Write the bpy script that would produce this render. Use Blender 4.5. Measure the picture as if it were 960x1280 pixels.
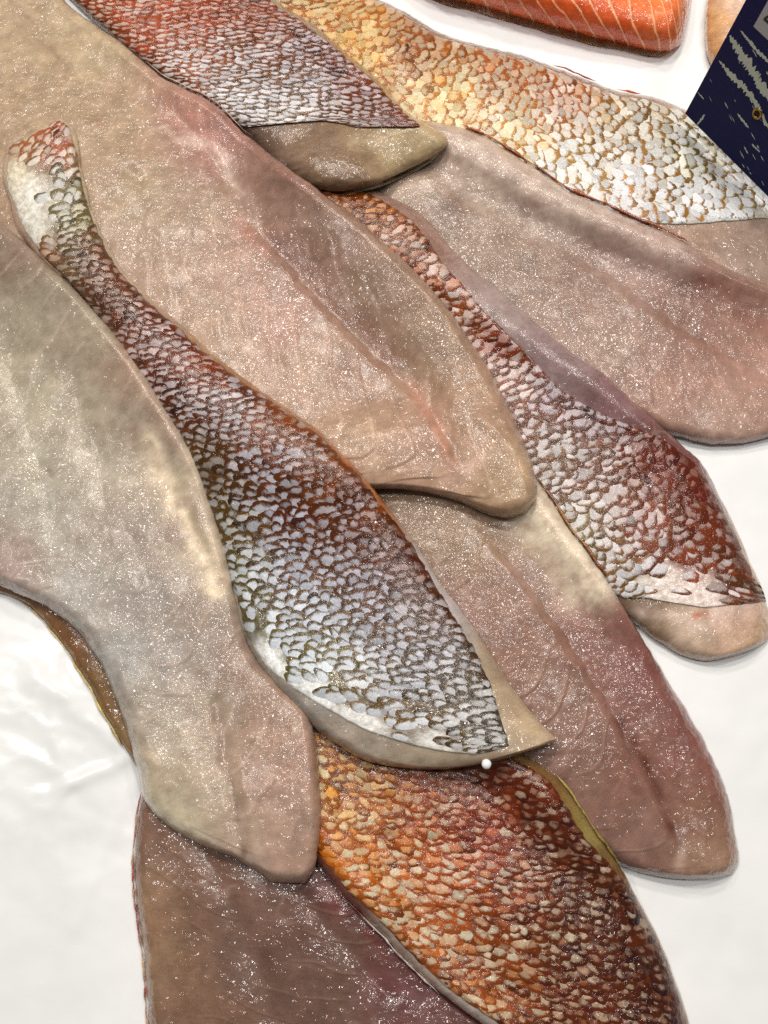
import bpy, math, random
import numpy as np

# ------------------------------------------------------------------ scene, camera, light
for o in list(bpy.data.objects):
    bpy.data.objects.remove(o, do_unlink=True)
scene = bpy.context.scene
C = scene.collection
rng = np.random.default_rng(7)
random.seed(7)

W, Hh = 960.0, 1280.0            # units of the traced outlines
FPX = 1108.0                     # focal length in those units
TILT = math.radians(18)
DIST = 0.34
fwd = np.array([0, math.sin(TILT), -math.cos(TILT)])
upv = np.array([0, math.cos(TILT), math.sin(TILT)])
cam_loc = np.array([0, 0, 0.015]) - fwd * DIST

cam = bpy.data.cameras.new('camera')
cam.sensor_fit = 'VERTICAL'
cam.sensor_height = 24.0
cam.lens = 24.0 * FPX / Hh
cam.clip_start = 0.01
cam.clip_end = 50
co = bpy.data.objects.new('camera', cam)
C.objects.link(co)
co.location = cam_loc
co.rotation_euler = (TILT, 0, 0)
scene.camera = co
scene.render.resolution_x = 768
scene.render.resolution_y = 1024

world = bpy.data.worlds.new('World')
scene.world = world
world.use_nodes = True
bg = world.node_tree.nodes['Background']
bg.inputs[0].default_value = (1.0, 0.97, 0.93, 1)
bg.inputs[1].default_value = 0.12


def lamp(name, loc, aim, power, size, col):
    l = bpy.data.lights.new(name, 'AREA')
    l.shape = 'DISK'
    l.size = size
    l.energy = power
    l.color = col
    o = bpy.data.objects.new(name, l)
    C.objects.link(o)
    o.location = loc
    d = np.array(aim, float) - np.array(loc, float)
    from mathutils import Vector
    o.rotation_euler = Vector(d).to_track_quat('-Z', 'Y').to_euler()
    o['label'] = 'shop ceiling lamp or added glint lamp above the counter'
    o['category'] = 'lamp'
    return o


# ceiling spots of the fish counter and, last, an added pair (all overhead and behind the display)
LAMPS = [((-0.25, 0.62, 1.15), 5.5, 0.13, (1.0, 0.93, 0.84)), ((0.28, 0.55, 1.25), 4.6, 0.13, (1.0, 0.94, 0.87)),
         ((-0.62, 0.20, 1.10), 2.4, 0.11, (1.0, 0.96, 0.93)), ((0.02, 1.15, 1.20), 4.6, 0.14, (1.0, 0.92, 0.83)),
         ((-0.05, 0.15, 1.40), 3.2, 0.13, (1.0, 0.97, 0.94)), ((0.55, 0.12, 1.20), 2.0, 0.11, (1.0, 0.95, 0.9)),
         ((-0.60, 1.00, 1.25), 3.4, 0.13, (1.0, 0.94, 0.87)), ((0.62, 1.00, 1.25), 3.0, 0.13, (1.0, 0.94, 0.87))]  # added pair, put in to bring glints to the top corners
for loc, pw, sz, cl in LAMPS:
    lamp('ceiling_or_glint_lamp', loc, (0, 0, 0), pw, sz, cl)

scene.render.engine = 'CYCLES'
scene.cycles.use_denoising = False       # keep the pin-point glints of the wet meat
scene.cycles.sample_clamp_direct = 6.0
scene.cycles.sample_clamp_indirect = 2.0
scene.cycles.use_adaptive_sampling = False
vs = scene.view_settings
vs.view_transform = 'Standard'
vs.look = 'None'
vs.gamma = 1
vs.exposure = 0.0
vs.use_curve_mapping = False

# ------------------------------------------------------------------ helpers


def lin(r, g, b):
    c = np.array([r, g, b], float) / 255.0
    return np.where(c <= 0.04045, c / 12.92, ((c + 0.055) / 1.055) ** 2.4)


def unproject(px, py, z):
    dx = np.asarray(px, float) - W / 2
    dy = Hh / 2 - np.asarray(py, float)
    d0 = dx
    d1 = fwd[1] * FPX + upv[1] * dy
    d2 = fwd[2] * FPX + upv[2] * dy
    t = (z - cam_loc[2]) / d2
    return cam_loc[0] + d0 * t, cam_loc[1] + d1 * t


def project(P):
    v = np.asarray(P) - cam_loc
    f = v @ fwd
    return W / 2 + FPX * v[..., 0] / f, Hh / 2 - FPX * (v @ upv) / f


_perm = np.random.default_rng(3).permutation(256)
_perm = np.concatenate([_perm, _perm, _perm])
_g = np.random.default_rng(4).normal(size=(256, 3))
_g /= np.linalg.norm(_g, axis=1)[:, None]


def pnoise(x, y, z=0.0):
    x, y, z = np.broadcast_arrays(np.asarray(x, float), np.asarray(y, float), np.asarray(z, float))
    xi = np.floor(x).astype(int); yi = np.floor(y).astype(int); zi = np.floor(z).astype(int)
    xf = x - xi; yf = y - yi; zf = z - zi
    fx = xf * xf * xf * (xf * (xf * 6 - 15) + 10)
    fy = yf * yf * yf * (yf * (yf * 6 - 15) + 10)
    fz = zf * zf * zf * (zf * (zf * 6 - 15) + 10)
    out = 0
    for i in (0, 1):
        for j in (0, 1):
            for k in (0, 1):
                h = _perm[_perm[_perm[(xi + i) & 255] + ((yi + j) & 255)] + ((zi + k) & 255)]
                g = _g[h]
                d = g[..., 0] * (xf - i) + g[..., 1] * (yf - j) + g[..., 2] * (zf - k)
                w = (fx if i else 1 - fx) * (fy if j else 1 - fy) * (fz if k else 1 - fz)
                out = out + w * d
    return out * 1.6


def fbm(x, y, s, oct=3, seed=0.0):
    v = 0; a = 1.0; n = 0
    for o in range(oct):
        v = v + a * pnoise(x / s, y / s, seed + 7.3 * o)
        n += a; a *= 0.5; s *= 0.5
    return v / n


def sstep(a, b, x):
    t = np.clip((x - a) / (b - a), 0, 1)
    return t * t * (3 - 2 * t)


def ell(x):
    x = np.clip(x, 0, 1)
    return np.sqrt(np.clip(1 - (1 - x) ** 2, 0, 1))


def polydist(px, py, poly):
    """distance to an open polyline and position (0..1) along it"""
    best = np.full(np.shape(px), 1e9); tt = np.zeros(np.shape(px))
    n = len(poly) - 1
    for i in range(n):
        ax, ay = poly[i]; bx, by = poly[i + 1]
        dx, dy = bx - ax, by - ay
        t = np.clip(((px - ax) * dx + (py - ay) * dy) / (dx * dx + dy * dy + 1e-9), 0, 1)
        d = np.hypot(px - ax - t * dx, py - ay - t * dy)
        m = d < best
        best = np.where(m, d, best); tt = np.where(m, (i + t) / n, tt)
    return best, tt


def inpoly(px, py, poly):
    ins = np.zeros(np.shape(px), bool)
    n = len(poly)
    for i in range(n):
        x1, y1 = poly[i]; x2, y2 = poly[(i + 1) % n]
        if y1 == y2:
            continue
        c = ((y1 > py) != (y2 > py)) & (px < (x2 - x1) * (py - y1) / (y2 - y1) + x1)
        ins ^= c
    return ins


def blur1(a, sig, ax):
    r = int(max(1, round(sig * 2.5)))
    k = np.exp(-0.5 * (np.arange(-r, r + 1) / sig) ** 2); k /= k.sum()
    pad = [(0, 0)] * a.ndim; pad[ax] = (r, r)
    p = np.pad(a, pad, mode='edge')
    out = np.zeros_like(a)
    n = a.shape[ax]
    for i, w in enumerate(k):
        sl = [slice(None)] * a.ndim; sl[ax] = slice(i, i + n)
        out += w * p[tuple(sl)]
    return out


def blur(a, sig):
    return blur1(blur1(a, sig, 0), sig, 1)


def maxfilt(a, r):
    for ax in (0, 1):
        pad = [(0, 0)] * 2; pad[ax] = (r, r)
        p = np.pad(a, pad, mode='edge'); n = a.shape[ax]
        o = None
        for i in range(2 * r + 1):
            sl = [slice(None)] * 2; sl[ax] = slice(i, i + n)
            o = p[tuple(sl)] if o is None else np.maximum(o, p[tuple(sl)])
        a = o
    return a


def bil(a, fx, fy):
    """sample a[iy, ix]"""
    fx = np.clip(fx, 0, a.shape[1] - 1.001); fy = np.clip(fy, 0, a.shape[0] - 1.001)
    ix = fx.astype(int); iy = fy.astype(int)
    wx = fx - ix; wy = fy - iy
    if a.ndim == 3:
        wx = wx[..., None]; wy = wy[..., None]
    return (a[iy, ix] * (1 - wx) * (1 - wy) + a[iy, ix + 1] * wx * (1 - wy)
            + a[iy + 1, ix] * (1 - wx) * wy + a[iy + 1, ix + 1] * wx * wy)


def catmull(S, per=24):
    S = np.asarray(S, float)
    P = np.vstack([2 * S[0] - S[1], S, 2 * S[-1] - S[-2]])
    out = []
    for i in range(1, len(P) - 2):
        t = np.linspace(0, 1, per, endpoint=False)[:, None]
        a, b, c, d = P[i - 1], P[i], P[i + 1], P[i + 2]
        out.append(0.5 * ((2 * b) + (-a + c) * t + (2 * a - 5 * b + 4 * c - d) * t ** 2 + (-a + 3 * b - 3 * c + d) * t ** 3))
    out.append(P[-2][None])
    return np.vstack(out)


def resample(S, n):
    D = catmull(S)
    mid = (D[:, :2] + D[:, 2:]) / 2
    wd = np.hypot(*np.diff(mid, axis=0).T)
    wd2 = np.hypot(*np.diff(D[:, :2], axis=0).T); wd3 = np.hypot(*np.diff(D[:, 2:], axis=0).T)
    w = np.maximum(wd, 0.5 * np.maximum(wd2, wd3))
    s = np.concatenate([[0], np.cumsum(w)])
    q = np.linspace(0, s[-1], n)
    return np.stack([np.interp(q, s, D[:, k]) for k in range(4)], 1)


def ragged(G, seed, amp):
    """uneven knife-cut outline"""
    G = G.copy()
    for k in (0, 2):
        s = np.concatenate([[0], np.cumsum(np.hypot(np.diff(G[:, k]), np.diff(G[:, k + 1])))])
        d = G[:, (k + 2) % 4:(k + 2) % 4 + 2] - G[:, k:k + 2]
        d = d / (np.linalg.norm(d, axis=1)[:, None] + 1e-6)
        n = fbm(s, 0 * s + 3.1 * k, 38, 2, seed + 0.5) * 1.3 + fbm(s, 0 * s + 5.7, 11, 3, seed + 2.5 + k) * 0.8
        G[:, k:k + 2] += d * (amp * n)[:, None]
    return G


# ------------------------------------------------------------------ height of the pile (for draping)
RES = 0.001
X0, Y0 = -0.40, -0.34
NX, NY = 800, 900
HM = np.zeros((NY, NX))


def hm_sample(A, x, y):
    return bil(A, (x - X0) / RES, (y - Y0) / RES)


# ------------------------------------------------------------------ materials


def nt(name):
    m = bpy.data.materials.new(name)
    m.use_nodes = True
    t = m.node_tree
    return m, t, t.nodes['Principled BSDF']


def node(t, ty, **kw):
    n = t.nodes.new(ty)
    for k, v in kw.items():
        if k.startswith('i_'):
            key = k[2:]
            key = int(key) if key.isdigit() else key.replace('_', ' ')
            n.inputs[key].default_value = v
        else:
            setattr(n, k, v)
    return n


def noise(t, vec, scale, detail=3, rough=0.55):
    n = node(t, 'ShaderNodeTexNoise')
    n.inputs['Scale'].default_value = scale
    n.inputs['Detail'].default_value = detail
    n.inputs['Roughness'].default_value = rough
    if vec is not None:
        t.links.new(vec, n.inputs['Vector'])
    return n


def math_(t, op, a, b=None, c=None, clamp=False):
    n = node(t, 'ShaderNodeMath', operation=op)
    n.use_clamp = clamp
    for i, v in enumerate((a, b, c)):
        if v is None:
            continue
        if isinstance(v, (int, float)):
            n.inputs[i].default_value = v
        else:
            t.links.new(v, n.inputs[i])
    return n.outputs[0]


def mrange(t, v, a, b, c=0.0, d=1.0, smooth=True):
    n = node(t, 'ShaderNodeMapRange')
    n.interpolation_type = 'SMOOTHSTEP' if smooth else 'LINEAR'
    t.links.new(v, n.inputs[0])
    for i, x in enumerate((a, b, c, d)):
        if isinstance(x, (int, float)):
            n.inputs[i + 1].default_value = x
        else:
            t.links.new(x, n.inputs[i + 1])
    return n.outputs[0]


def mixc(t, f, a, b, blend='MIX'):
    n = node(t, 'ShaderNodeMix', data_type='RGBA', blend_type=blend)
    for s, v in ((0, f), (6, a), (7, b)):
        if isinstance(v, (int, float)):
            n.inputs[s].default_value = v
        elif isinstance(v, (tuple, list, np.ndarray)):
            n.inputs[s].default_value = (*[float(q) for q in v][:3], 1)
        else:
            t.links.new(v, n.inputs[s])
    return n.outputs[2]


def bump(t, h, strength, dist, normal=None):
    n = node(t, 'ShaderNodeBump')
    n.inputs['Strength'].default_value = strength
    n.inputs['Distance'].default_value = dist
    t.links.new(h, n.inputs['Height'])
    if normal is not None:
        t.links.new(normal, n.inputs['Normal'])
    return n.outputs[0]


def attr(t, name):
    return node(t, 'ShaderNodeAttribute', attribute_name=name)


def make_flesh():
    m, t, b = nt('raw_flesh')
    L = t.links.new
    col = attr(t, 'Col').outputs['Color']
    pos = node(t, 'ShaderNodeNewGeometry').outputs['Position']
    uv = attr(t, 'fibre').outputs['Vector']                 # metres along / across the fillet
    mp = node(t, 'ShaderNodeMapping'); L(uv, mp.inputs[0]); mp.inputs['Scale'].default_value = (1.0, 0.28, 1.0)
    fib = noise(t, mp.outputs[0], 1100, 4, 0.6)
    cloud = noise(t, pos, 160, 4, 0.6)
    fine = noise(t, pos, 1500, 3, 0.6)
    gran = noise(t, pos, 900, 2, 0.5)
    c1 = mixc(t, mrange(t, cloud.outputs[0], 0.3, 0.7), (0.84, 0.82, 0.80), (1.10, 1.10, 1.10))
    c2 = mixc(t, mrange(t, fib.outputs[0], 0.25, 0.75), (0.91, 0.90, 0.88), (1.06, 1.06, 1.06))
    c = mixc(t, 1.0, col, c1, 'MULTIPLY')
    c = mixc(t, 1.0, c, c2, 'MULTIPLY')
    c = mixc(t, 1.0, c, (0.95, 0.905, 0.86), 'MULTIPLY')
    L(c, b.inputs['Base Color'])
    b.inputs['Subsurface Weight'].default_value = 0.6
    b.inputs['Subsurface Radius'].default_value = (1.0, 0.55, 0.4)
    b.inputs['Subsurface Scale'].default_value = 0.0035
    patch = noise(t, pos, 70, 3, 0.6)
    wet = mrange(t, patch.outputs[0], 0.38, 0.62)
    L(mrange(t, wet, 0, 1, 0.42, 0.22), b.inputs['Roughness'])
    b.inputs['Specular IOR Level'].default_value = 0.2
    h = math_(t, 'ADD', math_(t, 'MULTIPLY', fine.outputs[0], 0.3), math_(t, 'MULTIPLY', fib.outputs[0], 0.7))
    h = math_(t, 'ADD', h, math_(t, 'MULTIPLY', gran.outputs[0], 0.5))
    L(bump(t, h, 0.3, 0.0002), b.inputs['Normal'])
    b.inputs['Coat Weight'].default_value = 1.0
    b.inputs['Coat Roughness'].default_value = 0.09
    b.inputs['Coat IOR'].default_value = 1.5
    g1 = noise(t, pos, 430, 1.5, 0.5)
    g2 = noise(t, pos, 190, 1.0, 0.5)
    h2 = math_(t, 'MULTIPLY', g1.outputs[0], mrange(t, patch.outputs[0], 0.35, 0.65, 0.55, 1.25))
    h2 = math_(t, 'ADD', h2, math_(t, 'MULTIPLY', g2.outputs[0], 0.5))
    L(bump(t, h2, 1.0, 0.00078), b.inputs['Coat Normal'])
    return m


def make_skin():
    m, t, b = nt('wet_fish_skin')
    L = t.links.new
    col = attr(t, 'Col').outputs['Color']
    pos = node(t, 'ShaderNodeNewGeometry').outputs['Position']
    cl = noise(t, pos, 420, 4, 0.65)
    fine = noise(t, pos, 1400, 3, 0.6)
    c1 = mixc(t, mrange(t, cl.outputs[0], 0.3, 0.7), (0.72, 0.68, 0.62), (1.18, 1.18, 1.2))
    L(mixc(t, 1.0, col, c1, 'MULTIPLY'), b.inputs['Base Color'])
    b.inputs['Subsurface Weight'].default_value = 0.12
    b.inputs['Subsurface Radius'].default_value = (1.0, 0.6, 0.4)
    b.inputs['Subsurface Scale'].default_value = 0.0015
    b.inputs['Roughness'].default_value = 0.3
    b.inputs['Coat Weight'].default_value = 0.7
    b.inputs['Coat Roughness'].default_value = 0.09
    h = math_(t, 'ADD', cl.outputs[0], math_(t, 'MULTIPLY', fine.outputs[0], 0.4))
    L(bump(t, h, 0.7, 0.0007), b.inputs['Normal'])
    g2 = noise(t, pos, 420, 1.5, 0.5)
    L(bump(t, g2.outputs[0], 1.0, 0.0005), b.inputs['Coat Normal'])
    return m


def make_scale():
    m, t, b = nt('fish_scale')
    L = t.links.new
    pale = attr(t, 'pale').outputs['Color']
    dark = attr(t, 'dark').outputs['Color']
    sc = attr(t, 'sc').outputs['Vector']
    sep = node(t, 'ShaderNodeSeparateXYZ'); L(sc, sep.inputs[0])
    pos = node(t, 'ShaderNodeNewGeometry').outputs['Position']
    cl = noise(t, pos, 420, 3, 0.6)
    fine = noise(t, pos, 1500, 3, 0.6)
    x, y, rim = sep.outputs
    r2 = math_(t, 'ADD', math_(t, 'MULTIPLY', x, x), math_(t, 'MULTIPLY', math_(t, 'MULTIPLY', y, y), 0.75))
    r = math_(t, 'SQRT', r2)
    d = math_(t, 'ADD', math_(t, 'MULTIPLY', r, 0.70), math_(t, 'MULTIPLY', x, 0.42))
    d = math_(t, 'ADD', d, math_(t, 'MULTIPLY', math_(t, 'SUBTRACT', cl.outputs[0], 0.5), 1.0))
    d = math_(t, 'ADD', d, math_(t, 'MULTIPLY', math_(t, 'SUBTRACT', fine.outputs[0], 0.5), 0.5))
    edge = math_(t, 'SUBTRACT', 0.84, math_(t, 'MULTIPLY', rim, 0.62))
    f = mrange(t, d, math_(t, 'SUBTRACT', edge, 0.26), math_(t, 'ADD', edge, 0.16))
    c1 = mixc(t, mrange(t, fine.outputs[0], 0.3, 0.7), (0.82, 0.82, 0.82), (1.1, 1.1, 1.12))
    c = mixc(t, f, mixc(t, 1.0, pale, c1, 'MULTIPLY'), mixc(t, 1.0, dark, c1, 'MULTIPLY'))
    L(c, b.inputs['Base Color'])
    b.inputs['Roughness'].default_value = 0.28
    b.inputs['Subsurface Weight'].default_value = 0.1
    b.inputs['Subsurface Radius'].default_value = (1.0, 0.7, 0.5)
    b.inputs['Subsurface Scale'].default_value = 0.001
    b.inputs['Coat Weight'].default_value = 0.7
    b.inputs['Coat Roughness'].default_value = 0.12
    g2 = noise(t, pos, 640, 1.0, 0.5)
    h = math_(t, 'ADD', cl.outputs[0], math_(t, 'MULTIPLY', fine.outputs[0], 0.2))
    L(bump(t, h, 0.5, 0.0004), b.inputs['Normal'])
    L(bump(t, g2.outputs[0], 1.0, 0.0008), b.inputs['Coat Normal'])
    b.inputs['Coat Weight'].default_value = 0.45
    b.inputs['Specular IOR Level'].default_value = 0.18
    return m


def make_paper():
    m, t, b = nt('white_counter_paper')
    L = t.links.new
    pos = node(t, 'ShaderNodeNewGeometry').outputs['Position']
    wet = attr(t, 'wet').outputs['Fac']
    a = noise(t, pos, 14, 4, 0.6)
    f = noise(t, pos, 900, 3, 0.6)
    sp = noise(t, pos, 55, 3, 0.5)
    c = mixc(t, mrange(t, a.outputs[0], 0.35, 0.65), (0.73, 0.75, 0.76), (0.79, 0.80, 0.805))
    damp = math_(t, 'MULTIPLY', mrange(t, sp.outputs[0], 0.52, 0.66), wet)
    c = mixc(t, math_(t, 'MULTIPLY', damp, 0.5), c, (0.66, 0.69, 0.69))
    L(c, b.inputs['Base Color'])
    L(mrange(t, wet, 0, 1, 0.55, 0.24), b.inputs['Roughness'])
    b.inputs['Specular IOR Level'].default_value = 0.4
    L(bump(t, math_(t, 'ADD', math_(t, 'MULTIPLY', f.outputs[0], 0.1), sp.outputs[0]), 0.12, 0.002), b.inputs['Normal'])
    return m


MFLESH = make_flesh(); MSKIN = make_skin(); MSCALE = make_scale(); MPAPER = make_paper()

# ------------------------------------------------------------------ mesh linking


def mesh_obj(name, V, F, mat, parent=None, origin=(0, 0, 0), smooth=True, attrs=None):
    me = bpy.data.meshes.new(name)
    V = np.asarray(V, float) - np.asarray(origin, float)
    if isinstance(F, np.ndarray):
        n = len(F)
        me.vertices.add(len(V)); me.vertices.foreach_set('co', V.astype(np.float32).ravel())
        k = F.shape[1]
        me.loops.add(n * k); me.loops.foreach_set('vertex_index', F.astype(np.int32).ravel())
        me.polygons.add(n); me.polygons.foreach_set('loop_start', np.arange(0, n * k, k, dtype=np.int32))
        me.update(calc_edges=True)
    else:
        me.from_pydata(V.tolist(), [], F)
    me.polygons.foreach_set('use_smooth', np.full(len(me.polygons), smooth))
    for an, data in (attrs or {}).items():
        data = np.asarray(data, float)
        if data.ndim == 1:
            a = me.attributes.new(an, 'FLOAT', 'POINT'); a.data.foreach_set('value', data.astype(np.float32))
        elif an in ('sc', 'fibre'):
            a = me.attributes.new(an, 'FLOAT_VECTOR', 'POINT'); a.data.foreach_set('vector', data.astype(np.float32).ravel())
        else:
            d4 = np.concatenate([data, np.ones((len(data), 1))], 1)
            a = me.attributes.new(an, 'FLOAT_COLOR', 'POINT'); a.data.foreach_set('color', d4.astype(np.float32).ravel())
    me.materials.append(mat)
    me.update()
    o = bpy.data.objects.new(name, me)
    C.objects.link(o)
    if parent is not None:
        o.parent = parent
    return o


def thing(name, loc, label, cat, group=None):
    o = bpy.data.objects.new(name, None)
    o.empty_display_size = 0.01
    C.objects.link(o)
    o.location = loc
    o['label'] = label; o['category'] = cat
    if group:
        o['group'] = group
    return o


def gridfaces(nu, nv, off=0):
    i = np.arange(nu - 1)[:, None] * nv + np.arange(nv - 1)[None, :]
    return (np.stack([i, i + nv, i + nv + 1, i + 1], -1).reshape(-1, 4) + off)


def shepard(px, py, pts, keys, pw=3.0):
    """smooth blend of values given at points"""
    wsum = 0; out = [0] * len(keys)
    for p in pts:
        w = 1.0 / ((px - p[0]) ** 2 + (py - p[1]) ** 2 + 400.0) ** (pw / 2)
        wsum = wsum + w
        for k, key in enumerate(keys):
            v = np.asarray(p[key], float)
            out[k] = out[k] + (w[..., None] * v if v.ndim else w * v)
    return [o / (wsum[..., None] if o.ndim > wsum.ndim else wsum) for o in out]


# ------------------------------------------------------------------ fillets


def body(key, S, thick, label, cols, reL=5, reR=5, de=(5, 5), dome=0.32, nu=380, nv=150, features=(), paints=(), steps=(), tone=(1, 1, 1),
         myo=None, lump=0.9, seed=0, lift=(), group=None, edge_col=None, ignore=False, blurs=(4, 4), cat='fish fillet', name='fish_fillet', mat=None):
    """a draped slab: S = stations (left x, y, right x, y); thick = [(u, mm)] along it"""
    G = ragged(resample(S, nu), seed, 1.7)
    ss = np.linspace(-1, 1, nv); s = 0.45 * ss + 0.55 * np.sin(ss * math.pi / 2)
    v = (s + 1) / 2
    px = G[:, 0:1] * (1 - v) + G[:, 2:3] * v
    py = G[:, 1:2] * (1 - v) + G[:, 3:4] * v
    # metric of the grid on the table plane
    wx, wy = unproject(px, py, 0.02)
    mid = nv // 2
    a = np.concatenate([[0], np.cumsum(np.hypot(np.diff(wx[:, mid]), np.diff(wy[:, mid])))])
    width = np.hypot(wx[:, -1] - wx[:, 0], wy[:, -1] - wy[:, 0])
    u = a / a[-1]
    am = a[:, None] * 1000 + 0 * px; bm = (v - 0.5)[None, :] * width[:, None] * 1000
    T = np.interp(u, [k for k, _ in thick], [t for _, t in thick])[:, None]
    half = width[:, None] * 500
    dL = v[None, :] * 2 * half; dR = (1 - v)[None, :] * 2 * half
    dU0 = am; dU1 = a[-1] * 1000 - am
    prof = ell(dL / np.minimum(reL, half)) * ell(dR / np.minimum(reR, half)) * ell(dU0 / de[0]) * ell(dU1 / de[1])
    inner = np.minimum(np.minimum(sstep(0, 6, dL), sstep(0, 6, dR)), np.minimum(sstep(0, 6, dU0), sstep(0, 6, dU1)))
    t = T * (1 - dome + dome * (1 - s[None, :] ** 2)) * prof
    disp = lump * fbm(wx * 1000, wy * 1000, 26, 2, seed) + 0.22 * fbm(wx * 1000, wy * 1000, 6, 3, seed + 5)
    line = np.zeros_like(px)
    if myo:
        sp, chev, depth, vm = myo['sp'], myo['chev'], myo['depth'], myo.get('vm', 0.5)
        q = (v[None, :] - vm) * width[:, None] * 1000
        ph = (am + chev * (np.sqrt(q * q + 64.0) - 8.0) * myo.get('dir', 1) + 2.2 * np.sin(q / 7.0 + seed) + 3.0 * fbm(wx * 1000, wy * 1000, 16, 2, seed + 9)) / sp
        fr = ph - np.floor(ph)
        step = fr - sstep(0.92, 1.0, fr)
        mk = sstep(-0.25, 0.35, fbm(wx * 1000, wy * 1000, 30, 2, seed + 21) + myo.get('full', 0))
        if 'zone' in myo:
            zd, _ = polydist(px, py, myo['zone'][0])
            mk = mk * (0.2 + 0.8 * np.exp(-(zd / myo['zone'][1]) ** 2))
        disp = disp + depth * (step - 0.4) * mk
        line = np.exp(-((fr - 0.9) / 0.05) ** 2) * mk
    for f in features:                    # (poly, width, depth mm) grooves (negative) and ridges
        d, tt = polydist(px + 5 * fbm(wx * 1000, wy * 1000, 10, 2, seed + 31), py, f[0])
        fade = sstep(0, 0.12, tt) * sstep(0, 0.12, 1 - tt) if len(f) < 4 else 1
        disp = disp + f[2] * np.exp(-(d / f[1]) ** 2) * fade
    for poly, wr, mm in steps:            # lobe border: a crisp drop that climbs back slowly on its right side
        qx_ = px + 6 * fbm(wx * 1000, wy * 1000, 9, 2, seed + 51); qy_ = py + 6 * fbm(wx * 1000, wy * 1000, 9, 2, seed + 53)
        d, tt = polydist(qx_, qy_, poly)
        sd = np.zeros_like(px)
        bestd = np.full_like(px, 1e9)
        for (ax, ay), (bx, by) in zip(poly[:-1], poly[1:]):
            tq = np.clip(((qx_ - ax) * (bx - ax) + (qy_ - ay) * (by - ay)) / ((bx - ax) ** 2 + (by - ay) ** 2), 0, 1)
            dd = np.hypot(qx_ - ax - tq * (bx - ax), qy_ - ay - tq * (by - ay))
            sg_ = np.sign((bx - ax) * (qy_ - ay) - (by - ay) * (qx_ - ax))
            sd = np.where(dd < bestd, -sg_ * dd, sd); bestd = np.minimum(bestd, dd)
        fade = sstep(0, 0.18, tt) * sstep(0, 0.18, 1 - tt)
        disp = disp - mm * fade * np.where(sd > 0, np.exp(-sd / wr) * sstep(-1, 6, sd), 0) + 0.35 * mm * fade * np.where(sd <= 0, np.exp(sd / 22.0) * sstep(-1, 6, -sd), 0)
    zt = np.maximum(t + disp * inner, 0.0) / 1000
    for poly, wdt, mm in lift:
        d, tt = polydist(px, py, poly)
        zt = zt + mm / 1000 * np.exp(-(d / wdt) ** 2) * sstep(0, 0.15, tt) * sstep(0, 0.15, 1 - tt)
    # drape on what lies beneath
    r, sg = blurs
    Hd = blur(maxfilt(HM, r), sg)
    B = np.maximum(HM + 0.0001, Hd)
    base = np.full_like(px, 0.01)
    for it in range(5):
        x, y = unproject(px, py, base + zt)
        base = hm_sample(B, x, y) + 0.0002
        base = blur(base, 1.5)
    x, y = unproject(px, py, base + zt)
    z = base + zt
    if not ignore:
        lay = np.zeros_like(HM)
        ix = np.clip(((x - X0) / RES + 0.5).astype(int), 0, NX - 1); iy = np.clip(((y - Y0) / RES + 0.5).astype(int), 0, NY - 1)
        np.maximum.at(lay, (iy, ix), z)
        HM[:] = np.maximum(HM, np.where(lay > 0, lay, np.minimum(maxfilt(lay, 1), maxfilt(lay, 1))))
    # colour of the meat, with painted valley shade on fillet A
    nz = 9 * fbm(wx * 1000, wy * 1000, 14, 3, seed + 40)
    nz2 = 9 * fbm(wx * 1000, wy * 1000, 14, 3, seed + 44)
    col, = shepard(px + nz * 2, py + nz2 * 2, cols, (2,))
    if myo:
        k = myo.get('ls', 0.3) * line[..., None]
        col = col * (1 - k) + myo.get('lc', lin(205, 185, 172)) * k
    mm_x, mm_y = wx * 1000, wy * 1000
    col = col * (1 + 0.20 * fbm(mm_x, mm_y, 11, 3, seed + 80) + 0.10 * fbm(mm_x, mm_y, 3.5, 2, seed + 82))[..., None]
    warpx = mm_x + 4 * fbm(mm_x, mm_y, 12, 2, seed + 84)
    vein = np.exp(-(fbm(warpx, mm_y, 17, 3, seed + 86) / 0.035) ** 2) * sstep(0.0, 0.45, fbm(mm_x, mm_y, 24, 2, seed + 88))
    k = 0.30 * vein[..., None]
    col = col * (1 - k) + (col * 0.4 + 0.6 * lin(222, 204, 192)) * k
    blot = sstep(0.38, 0.62, fbm(mm_x, mm_y, 7, 2, seed + 90))[..., None] * 0.35
    col = col * (1 - blot) + col * np.array([0.74, 0.62, 0.54]) * blot
    for p in paints:                      # (poly, width, colour, strength)
        d, tt = polydist(px + nz, py + nz2, p[0])
        k = p[3] * np.exp(-(d / p[1]) ** 2) * (0.65 + 0.5 * np.clip(fbm(wx * 1000, wy * 1000, 5, 3, seed + 60) * 2, -1, 1))
        k = np.clip(k, 0, 1)[..., None]
        col = col * (1 - k) + p[2] * k
    if edge_col is not None:
        e = np.exp(-(np.minimum(dL, dR) / 2.5) ** 2)[..., None] * 0.6
        col = col * (1 - e) + edge_col * e
    col = col * np.array(tone)
    # top + underside
    nb = 7
    V = [np.stack([x, y, z], -1).reshape(-1, 3)]
    vb = np.linspace(0, 1, nb + 2)[1:-1]
    jb = np.interp(vb, v, np.arange(nv))
    j0 = np.floor(jb).astype(int); wj = jb - j0
    bot = np.stack([x, y, base - 0.0001], -1)
    botp = bot[:, j0] * (1 - wj)[None, :, None] + bot[:, np.minimum(j0 + 1, nv - 1)] * wj[None, :, None]
    V.append(botp.reshape(-1, 3))
    off = nu * nv
    Ft = gridfaces(nu, nv)[:, ::-1]
    idx = np.concatenate([(np.arange(nu) * nv)[:, None], off + np.arange(nu)[:, None] * nb + np.arange(nb)[None, :], (np.arange(nu) * nv + nv - 1)[:, None]], 1)
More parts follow.
